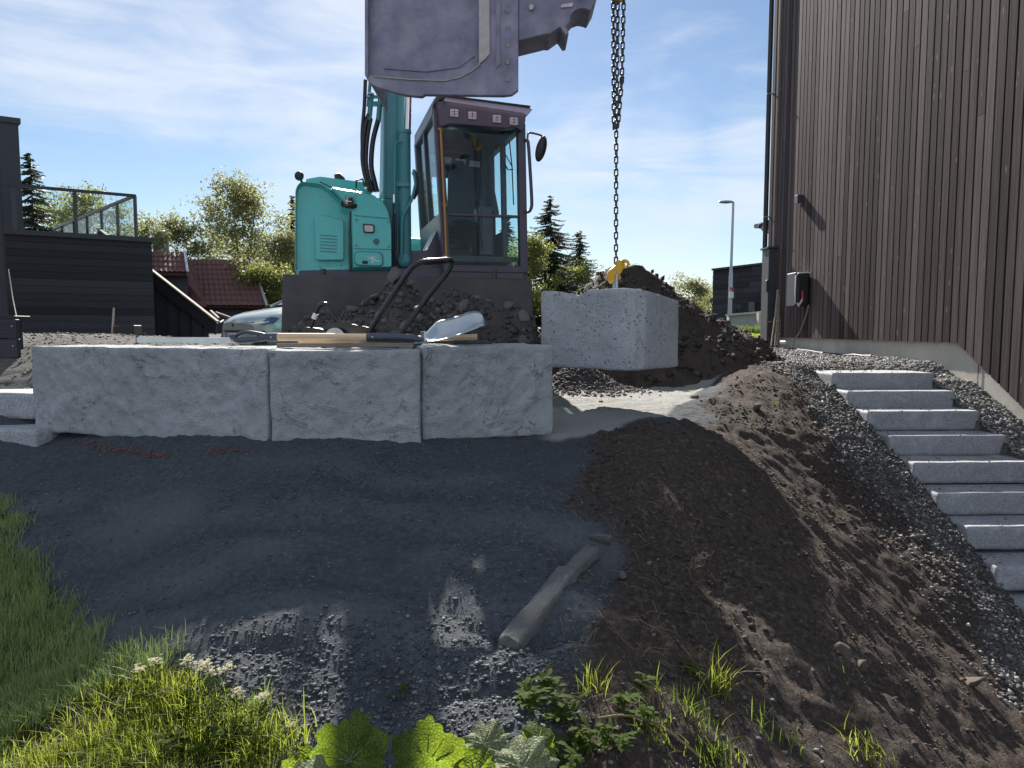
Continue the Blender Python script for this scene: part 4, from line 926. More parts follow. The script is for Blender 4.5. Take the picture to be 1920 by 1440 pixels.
# street lamp
lb = P(1368, 600, 26); lt = P(1375, 379, 26)
lamp = empty('street_lamp', (lb.x, 26, 1.2), 'slim grey street lamp post with a flat lamp head', 'street lamp')
mb = MB(); mb.tube([(lb.x, 26, 1.2), P(1370.5, 520, 26), P(1371, 500, 26), lt], [.075, .075, .05, .042], 10); mb.build('post', M['galv'], lamp, smooth=40)
mb = MB(); mb.tube([lt, lt+Vector((-.12, 0, .02))], .03, 8); mb.build('arm', M['galv'], lamp, smooth=40)
hd = P(1361, 378.5, 26); mb = MB(); mb.sphere(hd, .28, 14, 8, (1.0, .5, .20)); mb.build('lamp_head', M['galv'], lamp, smooth=60)
ct = P(1370, 548, 26); mb = MB(); mb.box((ct.x, 25.9, ct.z-.1), (.14, .06, .22)); mb.build('notice_plate', M['white'], lamp)
mb = MB(); mb.box((ct.x+.02, 25.9, ct.z+.12), (.12, .06, .10)); mb.build('warning_tag', M['red'], lamp)
# eave of another house beyond the downpipe
ev = empty('far_eave', P(1440, 430, 20), 'roof eave and gutter of a house showing beyond the downpipe', 'roof')
mb = MB(); mb.prism([P(1417, 424, 20), P(1421, 428, 20), P(1470, 408, 20), P(1470, 398, 20)], (1.6, 3, .3)); mb.build('roof', M['flash'], ev)
mb = MB(); mb.tube([P(1418, 424, 19.95), P(1427, 420, 23)], .07, 10); mb.build('gutter', M['galv'], ev, smooth=50)
mb = MB(); mb.tube([P(1429, 424, 20), P(1430, 430, 20), P(1434, 434, 20), P(1445, 436, 20)], .04, 8); mb.build('gutter_pipe', M['galv'], ev, smooth=50)
mb = MB(); q = [P(1450, 420, 20.4), P(1480, 420, 20.4)]; mb.box(((q[0].x+q[1].x)/2, 20.6, 2.6), (q[1].x-q[0].x, .3, 3.0)); mb.build('wall', M['dark_house'], ev)

# ================================================================== TREES
def broad_tree(px, ptop, wpx, d, seed, label, nleaf=9000, mat='leaf', bark='bark', name='birch_tree', ls=.085, dens=1.0, group='trees behind the site'):
    g = np.random.default_rng(seed); top = P(px, ptop, d); zb = 1.2; Ht = top.z-zb; Wd = wpx/F*d/2
    t = empty(name, (top.x, d, zb), label, 'tree', group)
    mb = MB(); tips = []
    nst = 2 if Wd > 1.2 else 1
    for s in range(nst):
        off = (s-.5*(nst-1))*Wd*.5; pts = []
        for i in range(7):
            u = i/6; pts.append(Vector((top.x+off*u**.8+g.normal()*.05*u, d+g.normal()*.08, zb+Ht*.92*u*(1-.08*s))))
        mb.tube(pts, [max(.02, .035*Ht**.9*.35*(1-u*.88)) for u in np.linspace(0, 1, 7)], 7)
        nb = int(13+Wd*3)
        for k in range(nb):
            u = g.uniform(.22, .98); i = min(5, int(u*6)); p = pts[i].lerp(pts[i+1], u*6-i)
            prof = math.sin(min(1, (u+.08))*math.pi*.92)**.6
            az = g.uniform(0, 2*math.pi); L = Wd*prof*g.uniform(.55, 1.1)
            e = p+Vector((math.cos(az)*L, math.sin(az)*L*.8, L*g.uniform(.25, .8)))
            mdl = (p+e)/2+Vector((0, 0, L*.1)); mb.tube([p, mdl, e], [.03, .018, .006], 5)
            tips += [(e, L), (mdl, L*.8), (p.lerp(e, .8), L)]
        tips.append((pts[-1], Wd*.5))
    mb.build('trunk', M[bark], t, smooth=50)
    tp = np.array([tuple(a) for a, _ in tips]); 
    # clusters of leaves round the branch ends
    w = g.uniform(.3, 1, len(tp)); w /= w.sum(); ci = g.choice(len(tp), nleaf, p=w)
    sub = g.normal(size=(len(tp)*6, 3))*np.array([1, 1, .8])*Wd*.17; si = ci*6+g.integers(0, 6, nleaf)
    c = tp[ci]+sub[si]+g.normal(size=(nleaf, 3))*np.array([1, 1, .9])*(.07+.055*Wd)
    c[:, 2] = np.maximum(c[:, 2], zb+.2)
    Rm = rotmats(nleaf, g); s = ls*g.uniform(.6, 1.3, (nleaf, 1))
    a = Rm[:, :, 0]*s; b = Rm[:, :, 1]*s*.55
    V = np.stack([c-a, c+b*.9-a*.1, c+a, c-b*.9-a*.1], 1).reshape(-1, 3); Q = np.arange(nleaf*4).reshape(-1, 4)
    o = np_mesh('crown', V, Q, M[mat], t); return t
def spruce(px, ptop, pbase, wpx, d, seed, label, name='spruce_tree', group='spruces behind the site'):
    g = np.random.default_rng(seed); top = P(px, ptop, d); zb = 1.0; Ht = top.z-zb; Wd = wpx/F*d/2
    t = empty(name, (top.x, d, zb), label, 'tree', group)
    mb = MB(); mb.tube([(top.x, d, zb), (top.x, d, zb+Ht*.5), (top.x, d, top.z)], [.03*Ht**.8*.6, .06, .008], 7); mb.build('trunk', M['bark'], t, smooth=50)
    Vs = []
    nw = int(Ht/.26); 
    for i in range(nw):
        u = (i+.5)/nw; z0_ = zb+Ht*(.10+.9*u); rad0 = Wd*1.1*(1-u)**.65+.05
        nb = int(9+8*(1-u))
        for k in range(nb):
            z = z0_+g.uniform(-.5, .5)*Ht/nw*1.5; rad = rad0*g.uniform(.8, 1.15); az = g.uniform(0, 2*math.pi); L = rad*g.uniform(.45, 1.12); dr = np.array([math.cos(az), math.sin(az)])
            m = int(5+L*9)
            tt = np.linspace(.06, 1, m)
            cx = top.x+dr[0]*L*tt; cy = d+dr[1]*L*tt; cz = z+L*(.10*tt-.42*tt**1.6+.22*tt**4)+g.normal()*.03
            for j in range(m):
                for s in (-1, 1):
                    ln = (.07+.20*L*(1-tt[j])+.03)*g.uniform(.7, 1.2); an = az+s*g.uniform(.5, 1.1)
                    e = np.array([cx[j]+math.cos(an)*ln, cy[j]+math.sin(an)*ln, cz[j]-ln*g.uniform(.15, .7)]); b = np.array([cx[j], cy[j], cz[j]])
                    wd = np.array([-math.sin(an)*.028, math.cos(an)*.028, .028])
                    Vs += [b-wd, e-wd*.4, e+wd*.4, b+wd]
    V = np.array(Vs); np_mesh('crown', V, np.arange(len(V)).reshape(-1, 4), M['needle'], t); return t
spruce(56, 288, 450, 150, 32, 201, 'spruce towering behind the glass railing at far left')
spruce(549, 368, 520, 85, 52, 202, 'dark spruce just left of the excavator body')
spruce(1033, 370, 545, 165, 46, 203, 'tallest spruce right of the excavator cab')
spruce(1086, 434, 545, 115, 50, 204, 'smaller spruce between the tall spruce and the chain')
spruce(953, 404, 530, 80, 48, 205, 'spruce seen through the excavator cab glass')
broad_tree(455, 326, 160, 46, 301, 'tallest loose birch between the red roof and the excavator', 15000, 'leaf2', name='broadleaf_tree', ls=.10)
broad_tree(338, 388, 95, 42, 302, 'leafy tree above the chimney of the red roof', 7500, 'leaf2', name='broadleaf_tree')
broad_tree(285, 392, 85, 40, 311, 'small pale tree just right of the glass railing', 5200, 'leaf2', name='broadleaf_tree')
broad_tree(175, 340, 150, 36, 303, 'wide leafy tree seen over and through the glass railing', 9000, 'leaf', name='broadleaf_tree')
broad_tree(105, 365, 120, 38, 304, 'leafy tree beside the far left spruce', 6000, 'leaf', name='broadleaf_tree')
broad_tree(525, 430, 100, 44, 305, 'bushy tree against the left side of the excavator', 9000, 'leaf2', name='broadleaf_tree')
broad_tree(400, 420, 80, 50, 306, 'thin tree behind the ridge of the larger red roof', 5000, 'leaf', name='broadleaf_tree')
broad_tree(1000, 430, 85, 42, 307, 'leafy tree showing right beside the cab frame', 8000, 'leaf', name='broadleaf_tree')
broad_tree(960, 455, 90, 44, 312, 'low leafy tree seen through the cab glass', 6000, 'leaf', name='broadleaf_tree')
broad_tree(1062, 490, 110, 48, 308, 'low leafy tree at the foot of the two right spruces', 8000, 'leaf', name='broadleaf_tree')
broad_tree(1300, 522, 75, 55, 309, 'small pale tree between the soil heap and the lamp post', 5000, 'leaf2', name='broadleaf_tree')
broad_tree(1335, 532, 60, 58, 310, 'small pale tree touching the flat-roofed house', 3600, 'leaf2', name='broadleaf_tree')
broad_tree(500, 500, 130, 40, 313, 'bushes beneath the trees left of the excavator', 8000, 'leaf', name='broadleaf_tree')

# ================================================================== EXCAVATOR
EO = Vector((-2.29, 7.1, 0)); EU = Vector((.963, .27, 0)); EV = Vector((-.27, .963, 0)); EZ = Vector((0, 0, 1))
def EP(px, py, v):
    d = ray(px, py); C0 = Vector((0, 0, CZ)); t = (v-(C0-EO).dot(EV))/d.dot(EV); return C0+d*t
def E(u, v, z): return EO+EU*u+EV*v+EZ*z
def plate(poly, v, th): return MB().prism([EP(a, b, v) for a, b in poly], EV*th)
def smooth_path_(p): return p
ex = empty('excavator', E(1.2, 1.8, 1.15), 'teal excavator with dark cab standing behind its dozer blade', 'excavator')
# dozer blade
bl = plate([(530, 514), (997, 524), (1001, 650), (527, 650)], 0, .07).build('dozer_blade', M['steel'], ex, .006, 1)
plate([(528, 640), (1001, 640), (1001, 654), (527, 654)], -.03, .03).build('cutting_edge', M['bucket_edge'], bl)
for px in (606, 927):
    MB().tube([EP(px, 522, .10), EP(px, 504, .10)], .028, 8).build('lug', M['steel'], bl, smooth=40)
for u in (.45, 2.15):
    MB().bar(E(u, .05, 1.55), E(u, 1.0, 1.55), .18, .22).build('blade_arm', M['steel'], ex)
# tracks
for u in (.33, 2.27):
    pts = []
    for a in np.linspace(math.pi/2, 3*math.pi/2, 9): pts.append((.95+.36*math.cos(a), 1.53+.36*math.sin(a)))
    for a in np.linspace(-math.pi/2, math.pi/2, 9): pts.append((3.25+.36*math.cos(a), 1.53+.36*math.sin(a)))
    tk = MB().prism([E(u-.25, v, z) for v, z in pts], EU*.5).build('track', M['rubber'], ex)
    for v in (1.0, 1.6, 2.1, 2.6, 3.2):
        MB().tube([E(u-.27, v, 1.50), E(u+.27, v, 1.50)], .22 if v in (1.0, 3.2) else .12, 12).build('roller', M['steel'], tk, smooth=40)
MB().tube([E(1.3, 2.1, 1.6), E(1.3, 2.1, 2.05)], .55, 20).build('swing_ring', M['steel'], ex, smooth=40)
MB().hexa([E(.5, 1.2, 1.35), E(2.1, 1.2, 1.35), E(2.1, 3, 1.35), E(.5, 3, 1.35), E(.5, 1.2, 1.7), E(2.1, 1.2, 1.7), E(2.1, 3, 1.7), E(.5, 3, 1.7)]).build('undercarriage', M['steel'], ex)
# upper structure deck
plate([(560, 507), (985, 498), (988, 522), (560, 520)], .88, 1.9).build('deck', M['cab'], ex, .01, 1)
# left body: rounded side housing and front panel
def shell(name, secs, mat, parent, **k):
    """secs: list of (v, [(px,py)...]) outlines read on their own plane, lofted"""
    mb = MB(); n = len(secs[0][1]); vs = []
    for v, poly, vref in secs: vs += [EP(a, b, vref)+EV*(v-vref) for a, b in poly]
    fs = [tuple(range(n)), tuple(range(len(vs)-1, len(vs)-n-1, -1))]
    for s in range(len(secs)-1):
        for i in range(n): fs.append((s*n+i, (s+1)*n+i, (s+1)*n+(i+1) % n, s*n+(i+1) % n))
    mb.add(vs, fs); o = mb.build(name, mat, parent, **k); 
    b = bmesh.new(); b.from_mesh(o.data); bmesh.ops.recalc_face_normals(b, faces=b.faces); b.to_mesh(o.data); b.free(); return o
def rnd(poly, r, n=5):
    out = []; m = len(poly)
    for i in range(m):
        p0, p1, p2 = [np.array(poly[j % m], float) for j in (i-1, i, i+1)]
        rr = r[i] if isinstance(r, (list, tuple)) else r
        a = p0-p1; b = p2-p1; la, lb = np.linalg.norm(a), np.linalg.norm(b); rr = min(rr, la*.48, lb*.48); a = p1+a/la*rr; b = p1+b/lb*rr
        for t in np.linspace(0, 1, n): out.append(tuple((1-t)**2*a+2*t*(1-t)*p1+t*t*b))
    return out
def shrink(poly, k, cx=None):
    c = np.mean(np.array(poly), 0); return [tuple(c+(np.array(p)-c)*k) for p in poly]
sideA = rnd([(553, 350), (562, 336), (606, 342), (660, 392), (660, 507), (612, 510), (556, 518), (552, 505)], [16, 8, 10, 14, 5, 3, 6, 6])
sA = shell('side_housing', [(1.03, shrink(sideA, .90), .95), (.965, shrink(sideA, .965), .95), (.95+.0, shrink(sideA, .955), .95)][:2]+[(1.0+.08, sideA, .95), (3.1, sideA, .95)], M['teal'], ex, smooth=35)
sideB = rnd([(657, 392), (618, 350), (690, 362), (716, 373), (729, 396), (735, 428), (735.5, 507), (660, 508)], [4, 6, 10, 14, 14, 12, 4, 4])
sB = shell('front_panel', [(.80, shrink(sideB, .93), .86), (.86, sideB, .86), (2.9, sideB, .86)], M['teal'], ex, smooth=35)
# raised field on the side housing and panel gaps
plate(rnd([(590, 400), (645, 412), (645, 488), (592, 488)], 6), .948, .04).build('door_field', M['teal'], sA, .012, 3)
plate(rnd([(556, 505), (655, 497), (656, 506), (612, 510), (557, 516)], 3), .93, .06).build('lower_rim', M['teal'], sA, .008, 2)
plate([(655.5, 396), (659.5, 398), (659.5, 508), (655.5, 508)], .84, .05).build('panel_gap', M['black'], sA)
MB().tube([EP(a, b, .84) for a, b in ((622, 352), (600, 341))], .006, 6).build('hood_seam', M['black'], sA)
# hood top with rising back
shell('hood', [(1.25, rnd([(572, 336), (600, 331), (692, 343), (704, 352), (690, 372), (600, 352)], 5), 1.25), (3.0, rnd([(562, 334), (600, 326), (692, 337), (704, 350), (690, 372), (590, 352)], 5), 1.25)], M['teal'], ex, smooth=35)
# filler cap, lamp, vent, hatch with emblem
fc = EP(655, 382, .83); nrm = (EV*-.5+EZ*.85).normalized()
MB().tube([fc, fc+nrm*.05, fc+nrm*.051, fc+nrm*.09], [.07, .07, .055, .055], 16).build('filler_cap', M['chrome'], sB, smooth=40)
MB().tube([fc-nrm*.02, fc+nrm*.012], [.095, .09], 16).build('filler_ring', M['black'], sB, smooth=40)
lf = plate(rnd([(680.5, 419), (702.5, 421), (702, 437), (682, 436)], 3), .775, .05).build('work_lamp', M['black'], sB, .004, 2)
plate(rnd([(683, 422), (700, 423.5), (699.5, 434.5), (684, 434)], 2), .768, .02).build('lens', M['lens'], lf)
for yy in (448.5, 451.5, 454.5, 457.5):
    hw = {448.5: 3.5, 451.5: 6, 454.5: 5.5, 457.5: 3}[yy]
    plate([(705.5-hw, yy-.9), (705.5+hw, yy-.7), (705.5+hw, yy+.9), (705.5-hw, yy+.7)], .792, .02).build('vent_slot', M['black'], sB)
ht = plate(rnd([(665, 472), (716, 474), (718, 499), (666, 497)], 9), .775, .05).build('hatch', M['teal'], sB, .010, 3)
plate(rnd([(663.5, 470), (718, 472), (720, 501), (664.5, 499)], 10), .79, .03).build('hatch_gasket', M['teal_dark'], sB)
plate(rnd([(679, 488.5), (690, 489), (690, 495), (679, 494.5)], 2.4), .77, .02).build('latch', M['black'], ht)
for k, pl in enumerate(([(687, 480), (696, 484), (707, 488), (712, 488), (711, 491), (704, 490), (694, 486)], [(696, 480), (712, 483), (699, 482.5), (705, 487), (697, 484.5)], [(697, 489), (703, 488), (699, 491), (701, 493.5), (697, 493.5)])):
    plate(pl, .7725, .004).build('emblem', M['white'], ht)
for a, b in (((664, 404), (732, 410)), ((664, 466), (733, 468))): MB().tube([EP(*a, .797), EP(*b, .797)], .004, 5).build('panel_seam', M['teal_dark'], sB)
for a, b in ((668, 412), (728, 416), (668, 460), (729, 462), (600, 500), (640, 498)): MB().tube([EP(a, b, .79), EP(a, b, .81)], .011, 8).build('bolt', M['teal_dark'], sB)
for k_ in range(6): plate([(600, 440+k_*6), (632, 442+k_*6), (632, 443.6+k_*6), (600, 441.6+k_*6)], .943, .01).build('louvre', M['teal_dark'], sA)
MB().tube(smooth_path_([EP(a, b, 1.0) for a, b in ((668, 352), (668, 338), (680, 336), (684, 350))]), .012, 6).build('grab_handle', M['black'], ex, smooth=60)
# handles and mirrors on the hood
m1 = MB().sphere(EP(561, 330, 1.3), .055, 12, 8, (1, .8, 1.0)); m1.tube([EP(563, 334, 1.3), EP(566, 342, 1.3)], .014, 6); m1.build('mirror', M['black'], ex, smooth=60)
m1 = MB(); m1.tube([EP(627, 331, 1.6), EP(634, 331, 1.6), EP(641, 338, 1.6), EP(645, 346, 1.6)], [.03, .05, .045, .03], 10); m1.tube([EP(636, 334, 1.6), EP(636, 348, 1.6)], .02, 6); m1.build('exhaust_stub', M['black'], ex, smooth=60)
MB().sphere(EP(686, 354, 1.1), .03, 8, 6).build('hose_clamp', M['chrome'], ex, smooth=60)
# counterweight
MB().hexa([E(.1, 3.0, 1.95), E(2.5, 3.0, 1.95), E(2.3, 3.7, 1.95), E(.3, 3.7, 1.95), E(.1, 3.0, 3.0), E(2.5, 3.0, 2.9), E(2.3, 3.7, 2.9), E(.3, 3.7, 3.0)]).build('counterweight', M['teal'], ex, .12, 4)
# boom: vertical teal box, arm above the picture
b0 = EP(733, 500, 1.30); b1 = EP(737, 150, 1.30); bt = E((b1-EO).dot(EU)+.02, 1.15, 7.3)
def boomsec(c, w, h): return [c-EU*w-EV*h, c+EU*w-EV*h, c+EU*w+EV*h, c-EU*w+EV*h]
bm_ = MB(); s = [boomsec(b0, .115, .20), boomsec(EP(733, 380, 1.30), .118, .26), boomsec(b1, .115, .24), boomsec(bt, .11, .20)]
for a, b in zip(s[:-1], s[1:]): bm_.hexa(a+b)
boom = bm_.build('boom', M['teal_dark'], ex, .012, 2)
for px in (719, 745): MB().bar(EP(px, 495, 1.02), EP(px+2, 160, 1.04), .018, .03, EV).build('boom_flange', M['teal_dark'], boom)
bt2 = P(930, -230, 6.25)
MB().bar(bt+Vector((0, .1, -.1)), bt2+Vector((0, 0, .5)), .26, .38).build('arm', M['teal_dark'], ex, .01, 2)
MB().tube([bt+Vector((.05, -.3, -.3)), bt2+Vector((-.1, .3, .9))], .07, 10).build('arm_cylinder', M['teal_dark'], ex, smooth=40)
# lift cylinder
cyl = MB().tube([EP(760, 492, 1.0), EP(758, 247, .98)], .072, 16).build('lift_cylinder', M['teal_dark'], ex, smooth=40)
MB().tube([EP(758.5, 251, .98), EP(758, 245, .98)], .08, 16).build('gland', M['teal_dark'], cyl, smooth=40)
MB().tube([EP(764, 247, .98), EP(768, 120, .98)], .038, 14).build('piston_rod', M['chrome'], cyl, smooth=40)
MB().box(EP(754, 346, .93), (.16, .05, .05)).build('pipe_clamp', M['teal_dark'], cyl)
MB().tube([EP(752, 265, .9), EP(743, 266, .9), EP(741, 275, .9), EP(740, 400, .9)], .014, 8).build('hydraulic_pipe', M['teal_dark'], cyl, smooth=40)
MB().tube([EP(776, 318, .88), EP(779, 345, .88), EP(772, 375, .88), EP(756, 404, .88), EP(754, 420, .88), EP(753, 485, .88)], .016, 8).build('hydraulic_pipe', M['teal_dark'], cyl, smooth=40)
MB().tube([EP(776, 322, .9), EP(781, 335, .9), EP(781, 360, .92), EP(774, 372, .95)], .028, 8).build('hose', M['rubber'], cyl, smooth=40)
MB().tube([EP(739, 365, .9), EP(739, 380, .9)], .016, 8).build('fitting', M['chrome'], cyl, smooth=40)
MB().tube([EP(739, 382, .9), EP(738, 460, .92), EP(741, 505, .95)], .018, 8).build('hose', M['rubber'], cyl, smooth=40)
plate([(736, 470), (800, 470), (835, 400), (835, 520), (736, 515)], 1.0, .5).build('boom_foot', M['cab'], ex)
MB().sphere(EP(758, 488, .92), .085, 12, 8, (1, .5, 1)).build('cylinder_eye', M['teal_dark'], cyl, smooth=60)
# hoses climbing left of the boom
def smooth_path(pts, n=4):
    out = []
    for i in range(len(pts)-1):
        p0, p1, p2, p3 = pts[max(i-1, 0)], pts[i], pts[i+1], pts[min(i+2, len(pts)-1)]
        for k in range(n):
            t = k/n; out.append(.5*((2*p1)+(p2-p0)*t+(2*p0-5*p1+4*p2-p3)*t*t+(3*p1-p0-3*p2+p3)*t**3))
    return out+[pts[-1]]
for pts, r in ((((698, 360), (689, 330), (681, 300), (679, 250), (683, 200), (685, 150)), .022), (((694, 358), (684, 325), (680, 290), (684, 240), (692, 215)), .03), (((700, 360), (690, 330), (686, 300), (689, 255), (695, 222)), .026),
               (((707, 360), (702, 340), (696, 310), (699, 265), (709, 225)), .03)):
    MB().tube(smooth_path([EP(a, b, 1.2) for a, b in pts]), r, 9).build('hose', M['gloss_black'], ex, smooth=60)
mf = MB(); mf.tube([EP(692, 226, 1.2), EP(697, 175, 1.2)], .03, 10); mf.tube([EP(709, 228, 1.2), EP(714, 178, 1.2)], .03, 10); mf.tube([EP(690, 200, 1.2), EP(694, 155, 1.2)], .02, 8)
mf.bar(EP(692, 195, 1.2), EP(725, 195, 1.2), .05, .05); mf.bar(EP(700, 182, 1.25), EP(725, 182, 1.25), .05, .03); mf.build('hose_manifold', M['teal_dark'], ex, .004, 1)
for p in ((693, 175), (713, 172), (690, 181)): MB().tube([EP(p[0]-3, p[1], 1.15), EP(p[0]+3, p[1], 1.15)], .018, 8).build('hose_nut', M['galv'], ex)
# ---------------- cab
CV = .80; CD = 1.50
TL, TR, BL, BR = EP(819, 206, CV), EP(976, 232, CV), EP(838, 510, CV), EP(981, 512, CV)
bk_ = EV*CD
cabf = MB()
for a, b, w in ((TL, BL, .095), (TR, BR, .095), (TL+bk_, BL+bk_, .10), (TR+bk_, BR+bk_, .10)): cabf.bar(a, b, w, .11, EV)
for a, b in ((TL, TR), (TL+bk_, TR+bk_), (TL, TL+bk_), (TR, TR+bk_)): cabf.bar(a, b, .10, .12)
for a, b in ((BL, BR), (BL+bk_, BR+bk_), (BL, BL+bk_), (BR, BR+bk_)): cabf.bar(a, b, .10, .16)
m1 = TL.lerp(BL, .64); m2 = TR.lerp(BR, .62); cabf.bar(m1, m2, .035, .035)
cabf.bar((TL+bk_*.56), (BL+bk_*.56), .07, .07, EV); cabf.bar(TR+bk_*.55, BR+bk_*.55, .07, .07, EV)
cab = cabf.build('cab', M['cab'], ex, .015, 2)
q = [TL-EU*.04-EV*.06, TR+EU*.06-EV*.06, TR+EU*.06+bk_+EV*.08, TL-EU*.04+bk_+EV*.08]
MB().hexa([p+EZ*.05 for p in q]+[p+EZ*.13 for p in q]).build('roof', M['cab'], cab, .03, 3)
# fascia with four lamps and pale visor
fa = plate(rnd([(820, 190), (834, 189), (984, 211), (986, 226), (979, 246), (966, 238), (950, 240), (845, 232), (824, 238)], 3), .66, .14).build('lamp_fascia', M['cab'], cab, .01, 2)
for px, py in ((852, 211.5), (886, 216), (932, 222.5), (964, 227)):
    l_ = plate(rnd([(px-7.5, py-7.5), (px+7.5, py-6.5), (px+7.5, py+7.5), (px-7.5, py+6.5)], 2), .635, .05).build('roof_lamp', M['lens'], fa, .004, 1)
    for q_ in (-2.5, 2.5):
        plate([(px-6, py+q_-.5), (px+6, py+q_-.2), (px+6, py+q_+.6), (px-6, py+q_+.3)], .633, .003).build('lens_rib', M['cab'], l_)
    plate([(px-.6, py-6), (px+.6, py-6), (px+.6, py+6), (px-.6, py+6)], .632, .003).build('lens_rib', M['cab'], l_)
va, vb = EP(833, 180.5, .60), EP(993, 202, .60); vc, vd = EP(994, 213, .56), EP(975, 211, .60)
MB().prism([EP(836, 180, .62), EP(992, 200.5, .62), EP(998, 206, .60), EP(989, 217, .58), EP(980, 211.5, .6), EP(832, 189, .6)], EV*.02).build('visor', M['visor'], fa)
MB().bar(EP(834, 179.5, .60), EP(994, 200, .60), .03, .014).build('visor_rail', M['black'], fa)
MB().tube([EP(816, 194, .72), EP(822, 184, .70), EP(836, 180, .68)], .035, 8).build('visor_bracket', M['cab'], fa, smooth=60)
# panes
def pane(a, b, c, d, off=Vector((0, 0, 0))):
    n = (b-a).cross(d-a).normalized()*.006
    MB().prism([a+off, b+off, c+off, d+off], n).build('pane', M['glass'], cab)
e = .05
pane(TL.lerp(TR, e)-EZ*.06, TR.lerp(TL, e)-EZ*.06, m2.lerp(m1, e)+EZ*.01, m1.lerp(m2, e)+EZ*.01, EV*.01)
pane(m1.lerp(m2, e)-EZ*.01, m2.lerp(m1, e)-EZ*.01, BR.lerp(BL, e)+EZ*.08, BL.lerp(BR, e)+EZ*.08, EV*.01)
pane(TL+bk_*.04-EZ*.06, TL+bk_*.53-EZ*.06, BL.lerp(TL, .38)+bk_*.53, BL.lerp(TL, .38)+bk_*.04)
pane(TL+bk_*.6-EZ*.06, TL+bk_*.96-EZ*.06, BL.lerp(TL, .38)+bk_*.96, BL.lerp(TL, .38)+bk_*.6)
pane(TR+bk_*.04-EZ*.06, TR+bk_*.52-EZ*.06, BR+bk_*.52+EZ*.08, BR+bk_*.04+EZ*.08)
pane(TR+bk_*.58-EZ*.06, TR+bk_*.96-EZ*.06, BR.lerp(TR, .35)+bk_*.96, BR.lerp(TR, .35)+bk_*.58)
def lp4(a, b, c, d, th=.05): return MB().prism([a, b, c, d], (b-a).cross(d-a).normalized()*th)
lp4(BL.lerp(TL, .37), BL.lerp(TL, .37)+bk_, BL+bk_, BL).build('side_panel', M['cab'], cab, .01, 1)
lp4(BR.lerp(TR, .34)+bk_*.55, BR.lerp(TR, .34)+bk_, BR+bk_, BR+bk_*.55).build('side_panel', M['cab'], cab, .01, 1)
# rear wall with a window opening
rT, rU, rL, rM = TL+bk_, TR+bk_, BL+bk_, BR+bk_
def rw(a, b): return rT.lerp(rU, a).lerp(rL.lerp(rM, a), b)
for a, b, c, d in ((0, 1, .52, 1), (.0, 1, 0, .22), (.0, .12, .2, .54), (.52, 1, .2, .54)):
    lp4(rw(a, c), rw(b, c), rw(b, d), rw(a, d), .04).build('rear_panel', M['cab'], cab)
pane(rw(.1, .2), rw(.54, .2), rw(.54, .54), rw(.1, .54))
# rolled edge of the rear window; pale plates painted as light through roof slots
MB().tube(smooth_path([rw(.14, .5), rw(.14, .26), rw(.2, .225), rw(.44, .225), rw(.5, .26), rw(.5, .5)], 3), .018, 6).build('window_trim', M['black'], cab, smooth=60)
for k in range(4):
    a = .10+k*.2; lp4(rw(a, .08)-EV*.05, rw(a+.15, .08)-EV*.05, rw(a+.13, .125)-EV*.05, rw(a-.02, .125)-EV*.05, .01).build('slot_light_plate', M['lens'], cab)
# interior: seat, bellows, consoles, levers
sv = 1.55
lp4(EP(842, 318, sv), EP(880, 322, sv), EP(892, 415, sv-.15), EP(840, 412, sv-.15), .12).build('seat_back', M['seat'], cab, .04, 3)
lp4(EP(846, 298, sv+.03), EP(872, 301, sv+.03), EP(876, 332, sv), EP(845, 330, sv), .09).build('head_rest', M['seat'], cab, .03, 3)
lp4(EP(836, 402, sv-.4), EP(892, 405, sv-.4), EP(895, 428, sv-.4), EP(836, 425, sv-.4), .5).build('seat_cushion', M['seat'], cab, .04, 3)
bw = MB(); cen = EP(868, 470, 1.25)
for k in range(6):
    z = cen.z+.03+k*.055
    for rr, zz in ((.15, z), (.185, z+.027)): pass
    bw.tube([Vector((cen.x, cen.y, z)), Vector((cen.x, cen.y, z+.027)), Vector((cen.x, cen.y, z+.054))], [.15, .19, .15], 16, cap=False)
bw.build('seat_bellows', M['gloss_black'], cab, smooth=30)
lp4(EP(900, 385, 1.4), EP(924, 388, 1.4), EP(926, 480, 1.4), EP(898, 478, 1.4), .5).build('console', M['cab'], cab, .02, 2)
for pts in (((893, 372), (899, 420), (905, 470)), ((899, 372), (906, 425), (912, 470)), ((880, 455), (884, 475)), ((925, 395), (927, 478))):
    MB().tube([EP(a, b, 1.0) for a, b in pts], .012, 6).build('lever', M['gloss_black'], cab, smooth=60)
MB().tube([EP(893, 376, 1.0), EP(893, 368, 1.0)], .025, 8).build('lever_knob', M['black'], cab, smooth=60)
lp4(EP(840, 478, .9), EP(970, 482, .9), EP(970, 492, .9), EP(840, 490, .9), 1.2).build('floor', M['black'], cab)
lp4(EP(905, 275, 2.0), EP(912, 275, 2.0), EP(936, 400, 1.7), EP(925, 400, 1.7), .08).build('door_post', M['cab'], cab)
